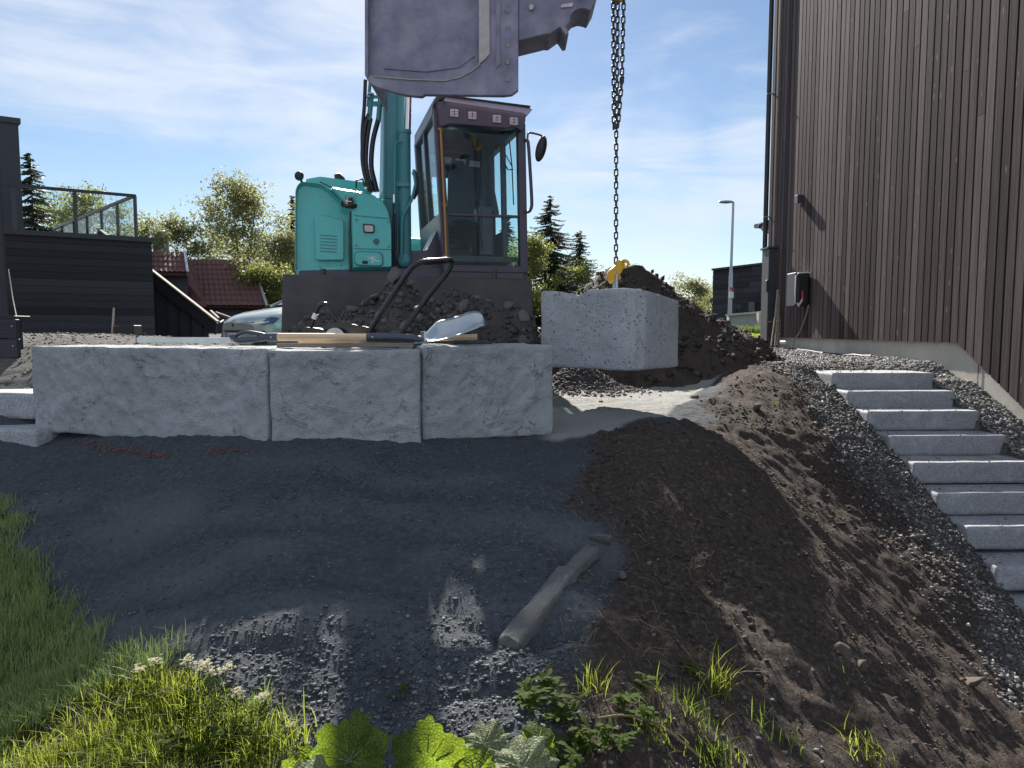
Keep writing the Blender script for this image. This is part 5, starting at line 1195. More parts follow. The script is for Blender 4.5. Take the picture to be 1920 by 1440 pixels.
# amber grab rail along the left pillar, wiper, mirror on bracket
MB().tube([EP(826, 232, .70), EP(829, 300, .70), EP(834, 400, .70), EP(837, 484, .70)], .014, 8).build('grab_rail', M['amber'], cab, smooth=50)
for p in ((826, 243), (834, 384), (837, 480)): MB().box(EP(*p, .73), (.05, .06, .03)).build('rail_bracket', M['amber'], cab)
wp = MB(); wp.tube([EP(955, 264, .74), EP(960, 312, .74), EP(963, 384, .74)], .008, 6); wp.tube([EP(934, 265, .74), EP(961, 314, .72)], .006, 6); wp.tube([EP(938, 290, .74), EP(952, 318, .74), EP(962, 318, .74)], .008, 6); wp.build('wiper', M['black'], cab, smooth=50)
mr = MB(); mr.tube(smooth_path([EP(a, b, .72) for a, b in ((985, 397), (991, 397), (996, 390), (997, 375), (994, 320), (990, 266), (984, 264))], 3), .020, 8)
mr.tube(smooth_path([EP(a, b, .72) for a, b in ((989, 262), (990, 251), (995, 249), (1012, 253), (1019, 258), (1020, 268))], 3), .012, 8); mr.build('mirror_bracket', M['cab'], cab, smooth=50)
mo = EP(1014.5, 279, .70); Mx = Matrix.Rotation(R(14), 3, 'Y'); MB().sphere(mo, .155, 16, 10, (.40, .35, 1.0), Mx).build('mirror', M['black'], cab, smooth=60)
plate([(756, 478), (770, 476), (768, 496), (757, 496)], .97, .02).build('sticker', M['white'], ex)
plate([(838, 498), (985, 500), (986, 512), (838, 510)], .74, .06).build('cab_sill', M['cab'], cab, .01, 1)

# ---------------- bucket and rotator (front of the arm)
YB = 5.95
def bp(poly, y, th): return MB().prism([P(a, b, y) for a, b in poly], (0, th, 0))
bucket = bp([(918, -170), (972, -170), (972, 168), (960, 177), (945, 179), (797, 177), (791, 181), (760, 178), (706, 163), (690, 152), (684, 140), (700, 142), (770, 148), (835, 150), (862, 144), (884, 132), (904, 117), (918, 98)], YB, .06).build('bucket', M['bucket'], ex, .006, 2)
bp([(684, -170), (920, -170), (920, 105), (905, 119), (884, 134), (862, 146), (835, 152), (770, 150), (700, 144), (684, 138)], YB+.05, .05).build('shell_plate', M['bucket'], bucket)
bp([(898, -170), (918, -170), (918, 101), (911, 109), (898, 120)], YB-.012, .02).build('lit_edge_strip', M['bucket_edge'], bucket)  # pale plate stands in for the frame's inner edge catching light
MB().tube([P(a, b, YB-.005) for a, b in ((700, 143), (770, 149), (835, 151), (862, 145), (884, 133), (900, 120))], .008, 6).build('weld_bead', M['bucket_edge'], bucket, smooth=60)
for k_ in range(5):
    MB().tube([P(952, 20+k_*32, YB-.012), P(952, 20+k_*32, YB+.01)], .018, 8).build('bolt', M['bucket_edge'], bucket, smooth=40)
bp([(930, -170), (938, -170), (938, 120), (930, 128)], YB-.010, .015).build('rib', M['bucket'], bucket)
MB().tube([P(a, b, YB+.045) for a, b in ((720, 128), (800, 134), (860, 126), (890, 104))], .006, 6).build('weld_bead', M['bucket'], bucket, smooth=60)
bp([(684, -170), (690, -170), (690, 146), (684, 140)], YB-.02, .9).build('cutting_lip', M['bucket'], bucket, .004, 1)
# curved floor of the bucket running back
fl = MB(); fp = [(684, 140), (690, 152), (706, 163), (760, 178), (791, 180), (945, 178), (972, 168)]
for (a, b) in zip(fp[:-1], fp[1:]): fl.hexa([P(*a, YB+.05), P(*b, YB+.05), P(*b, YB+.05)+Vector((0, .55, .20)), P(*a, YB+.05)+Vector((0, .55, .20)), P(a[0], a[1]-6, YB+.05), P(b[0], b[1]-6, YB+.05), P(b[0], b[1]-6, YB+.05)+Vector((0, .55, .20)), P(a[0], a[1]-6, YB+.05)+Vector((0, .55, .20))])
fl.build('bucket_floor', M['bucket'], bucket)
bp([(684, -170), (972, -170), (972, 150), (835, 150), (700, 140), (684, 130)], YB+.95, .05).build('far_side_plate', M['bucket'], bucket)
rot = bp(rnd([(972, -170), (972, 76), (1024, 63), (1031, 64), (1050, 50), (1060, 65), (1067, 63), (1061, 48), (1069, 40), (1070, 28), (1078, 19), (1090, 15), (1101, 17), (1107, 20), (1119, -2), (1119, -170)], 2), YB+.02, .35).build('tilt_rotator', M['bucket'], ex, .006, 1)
bp([(1053, 8), (1075, 5), (1073, 12), (1051, 14)], YB+.005, .02).build('type_plate', M['lens'], rot)
MB().tube([P(996, 13, YB-.01), P(999, 15, YB+.05)], .02, 8).build('grease_nipple', M['chrome'], rot)
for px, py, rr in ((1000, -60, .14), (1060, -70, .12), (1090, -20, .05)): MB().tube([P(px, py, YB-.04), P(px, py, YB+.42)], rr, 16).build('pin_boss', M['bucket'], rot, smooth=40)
MB().box(P(1010, -130, YB+.2), (.5, .5, .3)).build('coupler', M['steel'], rot, .02, 2)

# ================================================================== CHAIN AND HOOK
YC = 6.12
link_me = None
def linkmesh():
    mb = MB(); pts = []; h, w = .019, .0135
    for a in np.linspace(0, math.pi, 7): pts.append((w*math.cos(a), 0, h+w*math.sin(a)))
    for a in np.linspace(math.pi, 2*math.pi, 7): pts.append((w*math.cos(a), 0, -h+w*math.sin(a)))
    mb.tube(pts, .0066, 6, closed=True); me = bpy.data.meshes.new('link'); me.from_pydata(mb.v, [], mb.f); me.update(); me.materials.append(M['chain'])
    me.polygons.foreach_set('use_smooth', np.ones(len(me.polygons), dtype=bool)); return me
link_me = linkmesh()
pt = P(1155, 492, YC)
chain = empty('lifting_chain', pt, 'steel lifting chain hanging from the excavator to the block', 'chain')
def strand(a, b, phase=0):
    n = max(1, int(round((b-a).length/.0515))); dirv = (b-a).normalized()
    qa = Vector((0, 0, 1)).rotation_difference(dirv)
    for i in range(n+1):
        o = bpy.data.objects.new('link', link_me); COL.objects.link(o); o.parent = chain
        o.location = a.lerp(b, i/n)-pt
        o.rotation_mode = 'QUATERNION'; o.rotation_quaternion = qa @ Matrix.Rotation(R(12+90*((i+phase) % 2)+random.uniform(-9, 9)), 3, 'Z').to_quaternion()
j = P(1155.5, 240, YC)
strand(P(1155, 488, YC), j)
strand(j+Vector((-.02, 0, .02)), P(1149, 10, YC)+Vector((0, 0, .25)), 1); strand(j+Vector((.0, -.02, .03)), P(1158, 10, YC-.03)+Vector((0, 0, .25)), 0)
strand(j+Vector((.015, 0, .03)), P(1166, 150, YC), 1); strand(P(1166, 146, YC), P(1170, 10, YC)+Vector((0, 0, .25)), 1)
hkt = P(1156, 0, YC); top = MB().tube(smooth_path([hkt+Vector((-.06, 0, .40)), hkt+Vector((-.05, 0, .2)), hkt+Vector((-.03, 0, .05)), hkt+Vector((.02, 0, .0)), hkt+Vector((.06, 0, .06)), hkt+Vector((.06, 0, .14))], 3), .028, 8).build('top_hook', M['yellow'], chain, smooth=60)
MB().bar(hkt+Vector((-.06, 0, .38)), P(1080, -110, YB+.2), .12, .12).build('chain_shackle', M['steel'], chain)
hk = empty('lifting_hook', P(1155, 520, YC), 'yellow lifting hook gripping the pin in the hanging block', 'hook')
pth = smooth_path([P(a, b, YC) for a, b in ((1160, 490), (1161, 500), (1155, 508), (1148, 514), (1147, 522), (1151, 528))], 4)
MB().tube(pth, [.032+.012*math.sin(i/len(pth)*3.1) for i in range(len(pth))], 10).build('hook_body', M['yellow'], hk, smooth=60)
pth = [P(1170+8*math.cos(a), 494.5+6*math.sin(a), YC) for a in np.linspace(0, 2*math.pi, 14)[:-1]]
MB().tube(pth, .013, 8, closed=True).build('eye', M['yellow'], hk, smooth=60)
MB().tube([P(1160, 494, YC-.02), P(1160, 494, YC+.05)], .03, 10).build('pivot', M['yellow'], hk, smooth=40)
MB().tube([P(1159, 514, YC), P(1161, 524, YC)], .016, 8).build('latch', M['yellow'], hk, smooth=40)
pin = MB().tube([P(1152, 524, YC), P(1152, 556, YC)], .017, 10); pin.tube([P(1156.5, 514, YC-.03), P(1156, 556, YC-.03)], .015, 10)
pin.build('lifting_pin', M['galv'], None, smooth=40, label='steel lifting pin standing in the top of the hanging block', cat='pin')

# ================================================================== CAR
CARP = P(437, 628, 12.9)
car = empty('parked_car', (CARP.x, CARP.y, 1.06), 'silver-green car parked with its nose towards the rubble heap, number plate showing', 'car')
ca_ = R(46); fx = Vector((-math.sin(ca_), -math.cos(ca_), 0)); fy = Vector((math.cos(ca_), -math.sin(ca_), 0))   # forward, viewer-right
def CA(s, y, z): return Vector((CARP.x, CARP.y, 1.06))-fx*s+fy*y+EZ*z
st = [0, .05, .16, .4, .8, 1.25, 2.0, 3.0, 3.9, 4.4, 4.62, 4.68]
wd = [.70, .80, .88, .92, .94, .945, .945, .945, .93, .88, .80, .72]
zb_ = [.26, .22, .20, .2, .2, .2, .2, .2, .22, .25, .3, .36]
zs_ = [.60, .66, .70, .745, .80, .85, .88, .90, .93, .95, .90, .80]
zt_ = [.64, .72, .79, .86, .93, .98, 1.0, 1.0, 1.02, 1.02, .96, .84]
mb = MB(); vs = []; npt = 0
for s, w, b, sh_, t in zip(st, wd, zb_, zs_, zt_):
    half = [(0, b), (w*.85, b), (w*.97, b+.10), (w, (b+sh_)/2), (w*.99, sh_-.05), (w*.94, sh_), (w*.80, sh_+(t-sh_)*.55), (w*.45, sh_+(t-sh_)*.9), (0, t)]
    # the nose is curved in plan
    ring = [(y, z) for y, z in half]+[(-y, z) for y, z in half[-2:0:-1]]
    bulge = .16 if s < .2 else 0
    npt = len(ring)
    vs += [CA(s+bulge*(abs(y)/.9)**2.2, y, z) for y, z in ring]
fs = [tuple(range(npt)), tuple(range(len(vs)-1, len(vs)-npt-1, -1))]
for i in range(len(st)-1):
    for k in range(npt): fs.append((i*npt+k, i*npt+(k+1) % npt, (i+1)*npt+(k+1) % npt, (i+1)*npt+k))
mb.add(vs, fs); body = mb.build('body', M['carpaint'], car, smooth=50)
b = bmesh.new(); b.from_mesh(body.data); bmesh.ops.recalc_face_normals(b, faces=b.faces); b.to_mesh(body.data); b.free()
mb = MB(); secs = [(1.15, .78, .99), (1.85, .70, 1.36), (2.3, .64, 1.47), (3.3, .64, 1.48), (4.0, .66, 1.26), (4.35, .72, 1.03)]; vs = []
for s, w, z in secs: vs += [CA(s, -w, z), CA(s, -w*.5, z+.02), CA(s, w*.5, z+.02), CA(s, w, z), CA(s, .86, .94), CA(s, -.86, .94)]
fs = [tuple(range(6)), tuple(range(35, 29, -1))]
for i in range(5):
    for k in range(6): fs.append((i*6+k, i*6+(k+1) % 6, (i+1)*6+(k+1) % 6, (i+1)*6+k))
mb.add(vs, fs); gh = mb.build('glasshouse', M['carglass'], car, smooth=40)
b = bmesh.new(); b.from_mesh(gh.data); bmesh.ops.recalc_face_normals(b, faces=b.faces); b.to_mesh(gh.data); b.free()
MB().hexa([CA(2.2, -.62, 1.47), CA(2.2, .62, 1.47), CA(3.4, .62, 1.48), CA(3.4, -.62, 1.48), CA(2.2, -.62, 1.51), CA(2.2, .62, 1.51), CA(3.4, .62, 1.52), CA(3.4, -.62, 1.52)]).build('roof', M['carpaint'], car, .015, 2)
for s in (-1, 1): MB().bar(CA(1.1, s*.80, .98), CA(2.25, s*.64, 1.48), .05, .05).build('windscreen_pillar', M['carpaint'], car, .01, 2)
for s in (.95, 3.75):
    for y in (-.84, .84):
        wl = MB().tube([CA(s, y-.11, .33), CA(s, y+.125*(1 if y > 0 else 1), .33)], .33, 24).build('wheel', M['rubber'], car, smooth=40)
        MB().tube([CA(s, y+(.10 if y > 0 else -.12), .33), CA(s, y+(.135 if y > 0 else -.135), .33)], .22, 20).build('rim', M['galv'], wl, smooth=40)
        MB().tube([CA(s, y+(-.08 if y > 0 else .08), .36), CA(s, y+(.09 if y > 0 else -.09), .36)], .40, 24).build('wheel_arch', M['black'], car, smooth=40)
def fx_s(y): return .16*(abs(y)/.9)**2.2
# front slot, seams, headlights, lower intakes, plate
sl_ = MB(); 
for i in range(8):
    y0, y1 = -.50+i*.125, -.50+(i+1)*.125
    sl_.hexa([CA(fx_s(y)-.01-.0, y, z) for y, z in ((y0, .475), (y1, .475))]+[CA(fx_s(y)+.05, y, z) for y, z in ((y1, .475), (y0, .475))]+[CA(fx_s(y)-.012, y, z) for y, z in ((y0, .51), (y1, .51))]+[CA(fx_s(y)+.05, y, z) for y, z in ((y1, .51), (y0, .51))])
sl_.build('grille_slot', M['black'], car)
hs = MB(); hs.tube([CA(fx_s(y)-.002+.02, y, .655-.02*abs(y)) for y in np.linspace(-.66, .66, 12)], .006, 5); hs.build('hood_seam', M['black'], car)
for s in (-1, 1):
    hl = MB(); hl.prism([CA(.07, s*.60, .655), CA(.30, s*.90, .745), CA(.42, s*.945, .735), CA(.32, s*.925, .645), CA(.17, s*.80, .60)], -fx*-.06-fx*.10); hl.build('headlight', M['headlight'], car, .008, 2)
    MB().bar(CA(.02, s*.62, .655), CA(.20, s*.90, .70), .02, .022).build('daytime_light', M['white'], car)
    MB().prism([CA(.05, s*.72, .26), CA(.20, s*.86, .28), CA(.17, s*.85, .50), CA(.10, s*.78, .42)], -fx*-.05-fx*.09).build('lower_intake', M['black'], car)
MB().hexa([CA(-.012, -.27, .345), CA(-.012, .27, .345), CA(.03, .27, .345), CA(.03, -.27, .345), CA(-.012, -.27, .46), CA(-.012, .27, .46), CA(.03, .27, .46), CA(.03, -.27, .46)]).build('number_plate', M['white'], car)
npl = bpy.data.objects['number_plate']
MB().hexa([CA(-.015, -.27, .345), CA(-.015, -.225, .345), CA(0, -.225, .345), CA(0, -.27, .345), CA(-.015, -.27, .46), CA(-.015, -.225, .46), CA(0, -.225, .46), CA(0, -.27, .46)]).build('plate_band', M['blue'], npl)
def text_obj(name, body_, size, loc, ex_, ey_, mat, parent, depth=.0015, align='CENTER'):
    cu = bpy.data.curves.new(name, 'FONT'); cu.body = body_; cu.size = size; cu.align_x = align; cu.align_y = 'CENTER'; cu.extrude = depth; cu.space_character = 1.08; cu.offset = size*.012
    to = bpy.data.objects.new(name, cu); COL.objects.link(to)
    dg = bpy.context.evaluated_depsgraph_get(); me = bpy.data.meshes.new_from_object(to.evaluated_get(dg)); bpy.data.objects.remove(to)
    o = bpy.data.objects.new(name, me); me.materials.append(mat); COL.objects.link(o)
    ez_ = ex_.cross(ey_); mw = Matrix((( ex_.x, ey_.x, ez_.x, loc.x), (ex_.y, ey_.y, ez_.y, loc.y), (ex_.z, ey_.z, ez_.z, loc.z), (0, 0, 0, 1)))
    o.parent = parent; o.matrix_parent_inverse = PL[parent.name].inverted(); o.matrix_basis = mw; return o
text_obj('plate_lettering', 'EH 36558', .098, CA(-.0145, .022, .4025), fy, EZ, M['black'], npl)
MB().tube([CA(.002, 0, .60), CA(-.006, 0, .60)], .03, 14).build('front_badge', M['black'], car)

# ================================================================== TOOLS ON AND BEHIND THE BLOCKS
ZTOP = ZB+.615
# big shovel
sv_ = empty('shovel', P(680, 650, 4.62), 'big shovel with wooden shaft and grey blade lying across the blocks', 'shovel')
YS = 4.66
def S(px, py, y=YS): return P(px, py, y)
MB().tube([S(519, 632), S(690, 632.5)], .026, 14).build('shaft', M['ash'], sv_, smooth=40)
MB().tube([S(487, 633), S(500, 632), S(521, 632)], [.020, .027, .029], 14).build('grip_socket', M['shovel'], sv_, smooth=40)
gp_ = smooth_path([S(502, 630), S(488, 626.5), S(465, 623), S(446, 625), S(433, 634), S(440, 640), S(465, 639), S(490, 637), S(503, 634)], 3)
mbg = MB(); mbg.tube([v+Vector((0, (.055 if 6 < i < 19 else .02)*math.sin(i/len(gp_)*math.pi), 0)) for i, v in enumerate(gp_)], .013, 8); mbg.tube([S(436, 632), S(436, 637, YS+.10)], .017, 8)
mbg.hexa([S(433, 633), S(505, 630), S(505, 634.5), S(440, 641), S(433, 633, YS+.04), S(505, 630, YS+.04), S(505, 634.5, YS+.04), S(440, 641, YS+.04)]); mbg.build('grip', M['shovel'], sv_, smooth=50)
MB().tube([S(688, 632.5), S(745, 632.5), S(775, 634), S(800, 640)], [.029, .028, .026, .014], 14).build('socket', M['shovel'], sv_, smooth=40)
# blade: curved dished sheet rising to the right
nu, nv = 22, 10; vs = []
for i in range(nu+1):
    t = i/nu; px_ = 772+(910-772)*t; yc = 648-4*math.sin(t*2.2)-37*t**2.2
    hw = (.12*(math.sin(min(1, t*2.2+.28)*math.pi/2)))*(1 if t < .72 else math.sqrt(max(0, 1-((t-.72)/.28)**2.2))+.02)
    for j in range(nv+1):
        v_ = (j/nv*2-1); p = S(px_, yc+2, YS); p.y += v_*hw*.86; p.z += (v_+.75)*hw*.55*min(1, t*3)+.04*abs(v_)**1.8*(1-.35*t)*(hw/.12); vs.append(p)
fs = [(i*(nv+1)+j, (i+1)*(nv+1)+j, (i+1)*(nv+1)+j+1, i*(nv+1)+j+1) for i in range(nu) for j in range(nv)]
mb = MB(); mb.add(vs, fs); bld = mb.build('blade', M['alu'], sv_, smooth=60); sm = bld.modifiers.new('solid', 'SOLIDIFY'); sm.thickness = .003
MB().bar(S(794, 640), S(793, 621), .012, .16, EV).build('foot_tread', M['alu'], sv_, .003, 1)
for px in (508, 698): MB().sphere(S(px, 632, YS-.027), .005, 8, 5).build('rivet', M['chrome'], sv_)
# second wooden-handled tool and board underneath
MB().tube([P(560, 641, 4.80), P(895, 632, 4.86)], [.018, .022], 12).build('wooden_tool', M['ash'], None, smooth=40, label='second wooden tool handle lying behind the shovel, its end under the blade', cat='hand tool')
mb = MB(); a = P(521, 645, 4.56); b = P(776, 645, 4.58); mb.bar(Vector((a.x, a.y, ZTOP+.014)), Vector((b.x, b.y, ZTOP+.014)), .06, .026); mb.build('lath', M['oldwood'], None, .003, 1, label='flat grey lath on the blocks right under the shovel shaft', cat='lath')
a = P(258, 639, 5.35); b = P(445, 639, 5.05); zz = ZTOP-.0
mb = MB(); mb.bar(Vector((a.x, a.y, zz+.035)), Vector((b.x, b.y, zz+.035)), .03, .042); lv = mb.build('straightedge', M['alu'], None, .002, 1, label='aluminium straightedge on edge behind the long block', cat='straightedge')
mb = MB(); mb.box((a.x-.003, a.y, zz+.035), (.006, .034, .064)); mb.build('end_cap', M['shovel'], lv)
# tall black push handle
YH = 5.12
def hnd(a, b): return P(a, b, YH)
pth = [hnd(688, 632), hnd(700, 610), hnd(735, 555), hnd(768, 507), hnd(780, 496), hnd(795, 490.5), hnd(810, 489)]
bt_ = .20
pth2 = [P(846, 494, YH+.10), P(838, 512, YH+.10), P(800, 560, YH+.10), P(746, 632, YH+.10)]
tamp = empty('push_handle_machine', P(716, 640, YH), 'tall black tubular push handle sloping up behind the blocks', 'push handle')
MB().tube(smooth_path(pth+[P(838, 487.5, YH+.06), P(847, 489, YH+.09)]+pth2, 4), .019, 10).build('handle', M['gloss_black'], tamp, smooth=60)
MB().tube([P(795, 491, YH), P(838, 488, YH+.06)], .023, 10).build('grip', M['rubber'], tamp, smooth=60)
MB().bar(P(684, 637, YH), P(752, 637, YH+.1), .05, .04).build('yoke', M['steel'], tamp, .006, 1)
# black power cutter with loop handle
YK = 5.25
pc = empty('power_cutter', P(640, 635, YK), 'low black power tool with a loop handle and white tag behind the middle block', 'power tool')
MB().tube(smooth_path([P(a, b, YK) for a, b in ((580, 620), (590, 592), (596, 577), (605, 570), (614, 572), (622, 584), (632, 602), (640, 605))], 4), .016, 9).build('loop_handle', M['gloss_black'], pc, smooth=60)
MB().tube([P(588, 598, YK), P(592.5, 588, YK)], .0195, 10).build('tag', M['white'], pc, smooth=60)
mb = MB(); mb.prism([P(a, b, YK-.05) for a, b in rnd([(602, 625), (606, 610), (622, 604), (642, 604), (680, 612), (720, 620), (738, 632), (606, 634)], 4)], (0, .16, 0)); mb.build('body', M['gloss_black'], pc, .02, 3)
mb = MB(); mb.prism([P(a, b, YK-.10) for a, b in rnd([(565, 620), (572, 613), (600, 616), (640, 630), (640, 636), (566, 634)], 4)], (0, .14, 0)); mb.build('rear_grip', M['black'], pc, .02, 3)
MB().tube([P(628, 633, YK-.14), P(628, 633, YK-.12)], .14*.5, 24).build('disc', M['galv'], pc, smooth=40)
# low mat of black edging behind the right-hand block
mb = MB(); a = P(845, 642, 4.95); b = P(918, 642, 5.05); mb.bar(Vector((a.x, a.y, ZTOP+.015)), Vector((b.x, b.y, ZTOP+.015)), .10, .02); mb.build('black_strip', M['black'], None, .004, 1, label='flat black strip lying under the tip of the shovel blade', cat='strip')

# ================================================================== SLOPE DETAILS
# orange spray paint below the long block: speckles lying on the gravel
g_ = np.random.default_rng(21); pts = []
for (x0, y0, x1, y1, n, sp_) in ((120, 822, 182, 838, 36, 6), (185, 838, 318, 857, 130, 8), (385, 850, 470, 845, 40, 7)):
    for k in range(n):
        t = g_.uniform(); q = G(x0+(x1-x0)*t+g_.normal()*sp_*.8, y0+(y1-y0)*t+g_.normal()*sp_*.45); pts.append((q.x, q.y, HS(q.x, q.y)+.006))
pts = np.array(pts); stones('orange_paint', pts, g_.uniform(.004, .013, len(pts)), M['orange'], 23, flat=.3, label='orange spray paint flecks on the gravel below the long block')
# long concrete fragment lying down the slope
a = G(1110, 1035); b = G(948, 1222)
fr_ = empty('concrete_fragment', ((a+b)/2), 'long pale broken concrete strip lying down the gravel slope', 'concrete fragment')
def strip_piece(p, q, w, hgt, seed):
    d_ = (q-p); L = math.hypot(d_.x, d_.y); u_ = Vector((d_.x, d_.y, 0)).normalized(); s_v = Vector((-u_.y, u_.x, 0)); V, Q = rbox_grid(L, w, hgt, .012)
    dim = np.array([L, w, hgt]); rad = .012; c = np.clip(V, rad, dim-rad); e = V-c; ln = np.linalg.norm(e, axis=1)[:, None]; V = c+np.where(ln > 1e-9, e/np.maximum(ln, 1e-9)*rad, 0)
    V[:, 0] += .03*fbm(V[:, 1]*22, V[:, 2]*22, o=3, s=seed)*np.where((V[:, 0] < .02)|(V[:, 0] > L-.02), 1, 0)
    V[:, 1] += .006*fbm(V[:, 0]*9, V[:, 2]*9, o=3, s=seed+1)*np.where(V[:, 1] > w/2, 1, -1); V[:, 2] += .004*fbm(V[:, 0]*16, V[:, 1]*16, o=4, s=seed+2)
    V[:, 2] += .006*np.sin(np.clip(V[:, 1]/w, 0, 1)*math.pi)*(V[:, 2] > hgt*.5)
    X = p.x+V[:, 0]*u_.x+(V[:, 1]-w/2)*s_v.x; Y = p.y+V[:, 0]*u_.y+(V[:, 1]-w/2)*s_v.y; g0_ = H0(np.array([p.x, q.x]), np.array([p.y, q.y]))
    Z = g0_[0]+(g0_[1]-g0_[0])*V[:, 0]/L+V[:, 2]-.032
    np_mesh('broken_piece', np.c_[X, Y, Z], Q, M['slab'], fr_, smooth=True)
m_ = a.lerp(b, .34); strip_piece(a, m_-(b-a)*.004, .078, .055, 5); strip_piece(m_+(b-a)*.004, b, .098, .062, 9)
c_ = G(1128, 1020); rock('rock', (c_.x, c_.y, HS(c_.x, c_.y)+.02), .045, M['slab'], 91, 'pale stone chip at the upper end of the concrete fragment', sq=(1, 1, .5))
c_ = G(1168, 1092); rock('rock', (c_.x, c_.y, HS(c_.x, c_.y)+.02), .035, M['slab'], 92, 'small pale stone right of the concrete fragment', sq=(1.3, .8, .5))
# lumps on the soil slope
for i, (px, py, r, la) in enumerate(((1585, 1225, .05, 'dark clod casting a long shadow on the sunlit soil'), (1620, 1250, .035, 'smaller clod below the shadow-casting clod on the soil'), (1820, 1300, .05, 'dark clod near the lower right corner'), (1300, 745, .05, 'dark lump at the crest beside the pale bed'), (1420, 770, .06, 'brown lump on the crest of the soil slope'))):
    c_ = G(px, py); rock('clod', (c_.x, c_.y, HS(c_.x, c_.y)+r*.2), r, M['clod'], 600+i, la, 'clod', None, (1.2, .9, .9))
# dry roots and straws on the soil
n = 220; px = g_.uniform(1040, 1330, n); py = g_.uniform(900, 1330, n); mb = MB()
for i in range(n):
    c_ = G(px[i], py[i]); a_ = g_.uniform(0, 6.3); L = g_.uniform(.02, .09); d_ = Vector((math.cos(a_)*L, math.sin(a_)*L, 0)); z0 = HS(c_.x, c_.y)
    mb.tube([Vector((c_.x, c_.y, z0+.004)), Vector((c_.x+d_.x*.5, c_.y+d_.y*.5, HS(c_.x+d_.x*.5, c_.y+d_.y*.5)+.014)), Vector((c_.x+d_.x, c_.y+d_.y, HS(c_.x+d_.x, c_.y+d_.y)+.006))], .0011, 3)
mb.build('root_litter', M['straw'], None, label='dry roots and straws strewn on the shaded soil', kind='stuff')

# ================================================================== GRASS AND PLANTS
def in_poly_pts(n, poly, seed, cond=None):
    g = np.random.default_rng(seed); xs, ys = zip(*poly); x = g.uniform(min(xs), max(xs), n); y = g.uniform(max(1.6, min(ys)), max(ys), n)
    k = inpoly(x, y, poly)&(np.abs(x) < y*.80)&(y > 1.9)
    x, y = x[k], y[k]; j = .05*fbm(x*9, y*9, o=3, s=71)+.03*g.normal(size=len(x)); return np.c_[x+j, y+j*.8, H(x+j, y+j*.8)-.005]
lw = in_poly_pts(150000, GRASS, 41)
TALL = poly_world([(325, 1280), (500, 1365), (540, 1470), (0, 1560), (0, 1410), (165, 1315)])
n1 = fbm(lw[:, 0]*4, lw[:, 1]*4, o=3, s=3)
tl = inpoly(lw[:, 0], lw[:, 1], TALL)
A_ = lw[~tl]; g_ = np.random.default_rng(42)
A_ = A_[:42000]
blades('lawn_grass', A_, g_.uniform(.05, .095, len(A_))*(1+.25*fbm(A_[:, 0]*5, A_[:, 1]*5, o=2, s=8)), g_.uniform(.0022, .0038, len(A_)), M['grass'], 43, .45, 'dense short lawn grass at the lower left', dirbias=(.12, -.05))
B_ = np.concatenate([lw[tl], in_poly_pts(30000, TALL, 44)]); B_ = B_[g_.uniform(size=len(B_)) < np.clip(.30+.5*fbm(B_[:, 0]*6, B_[:, 1]*6, o=2, s=12), .06, .8)]
blades('tall_grass', B_, .02+.105*g_.uniform(size=len(B_))**2, g_.uniform(.002, .0042, len(B_)), M['tallgrass'], 45, .95, 'tall sunlit grass at the edge of the gravel')
# scattered tufts
def tuft(px, py, n, h, spread, seed, label, mat='weed', name='grass_tuft'):
    c_ = G(px, py); g = np.random.default_rng(seed); p = np.c_[c_.x+g.normal(size=n)*spread, c_.y+g.normal(size=n)*spread, np.zeros(n)]; p[:, 2] = H(p[:, 0], p[:, 1])-.004
    o = blades(name, p, g.uniform(.4, 1, n)*h, g.uniform(.003, .005, n), M[mat], seed+1, .7, label, None); del_ = o; o['category'] = 'grass tuft'; return o
for i, (px, py, n, h, sp_, la) in enumerate(((1345, 1300, 60, .20, .025, 'tallest grass tuft on the dark soil'), (1290, 1345, 90, .11, .06, 'spreading fine grass tuft below the tallest tuft'), (1350, 1430, 110, .10, .05, 'fine grass tuft at the bottom edge'), (1455, 1395, 40, .12, .05, 'thin spread-out grass at the shadow edge'), (1620, 1430, 60, .13, .05, 'yellow-green grass tuft at the bottom right of the shadow edge'), (1115, 1290, 40, .12, .03, 'sunlit grass tuft right of the concrete fragment'), (1575, 1270, 10, .05, .03, 'few tiny blades on the sunlit soil'), (1290, 735, 20, .05, .05, 'tiny grass seedlings at the crest of the pale bed'), (1455, 760, 10, .08, .02, 'small seedling on the soil crest'), (560, 1400, 50, .14, .05, 'long thin grass stems left of the largest leaf'), (1230, 1390, 60, .09, .035, 'low grass around the fallen stalk'))):
    tuft(px, py, n, h, sp_, 700+7*i, la, 'tallgrass' if i in (0, 4, 5, 9) else 'weed')

def leaf_mesh(mb, base, direction, normal, L, W, lobes=0, curl=.25, teeth=0, nseg=8, fold=.12):
    d = Vector(direction).normalized(); nrm = Vector(normal); nrm = (nrm-d*nrm.dot(d)).normalized(); s = d.cross(nrm); vs = []; fs = []
    for i in range(nseg+1):
        t = i/nseg; w = W*(math.sin(math.pi*min(1, t*.94+.05))**.75)
        if lobes: w *= 1+.28*math.sin(t*lobes*2*math.pi)
        c_ = Vector(base)+d*L*t-nrm*curl*L*t*t
        vs += [c_-s*w+nrm*fold*w, c_, c_+s*w+nrm*fold*w]
    for i in range(nseg):
        a_ = i*3; fs += [(a_, a_+1, a_+4, a_+3), (a_+1, a_+2, a_+5, a_+4)]
    mb.add(vs, fs)
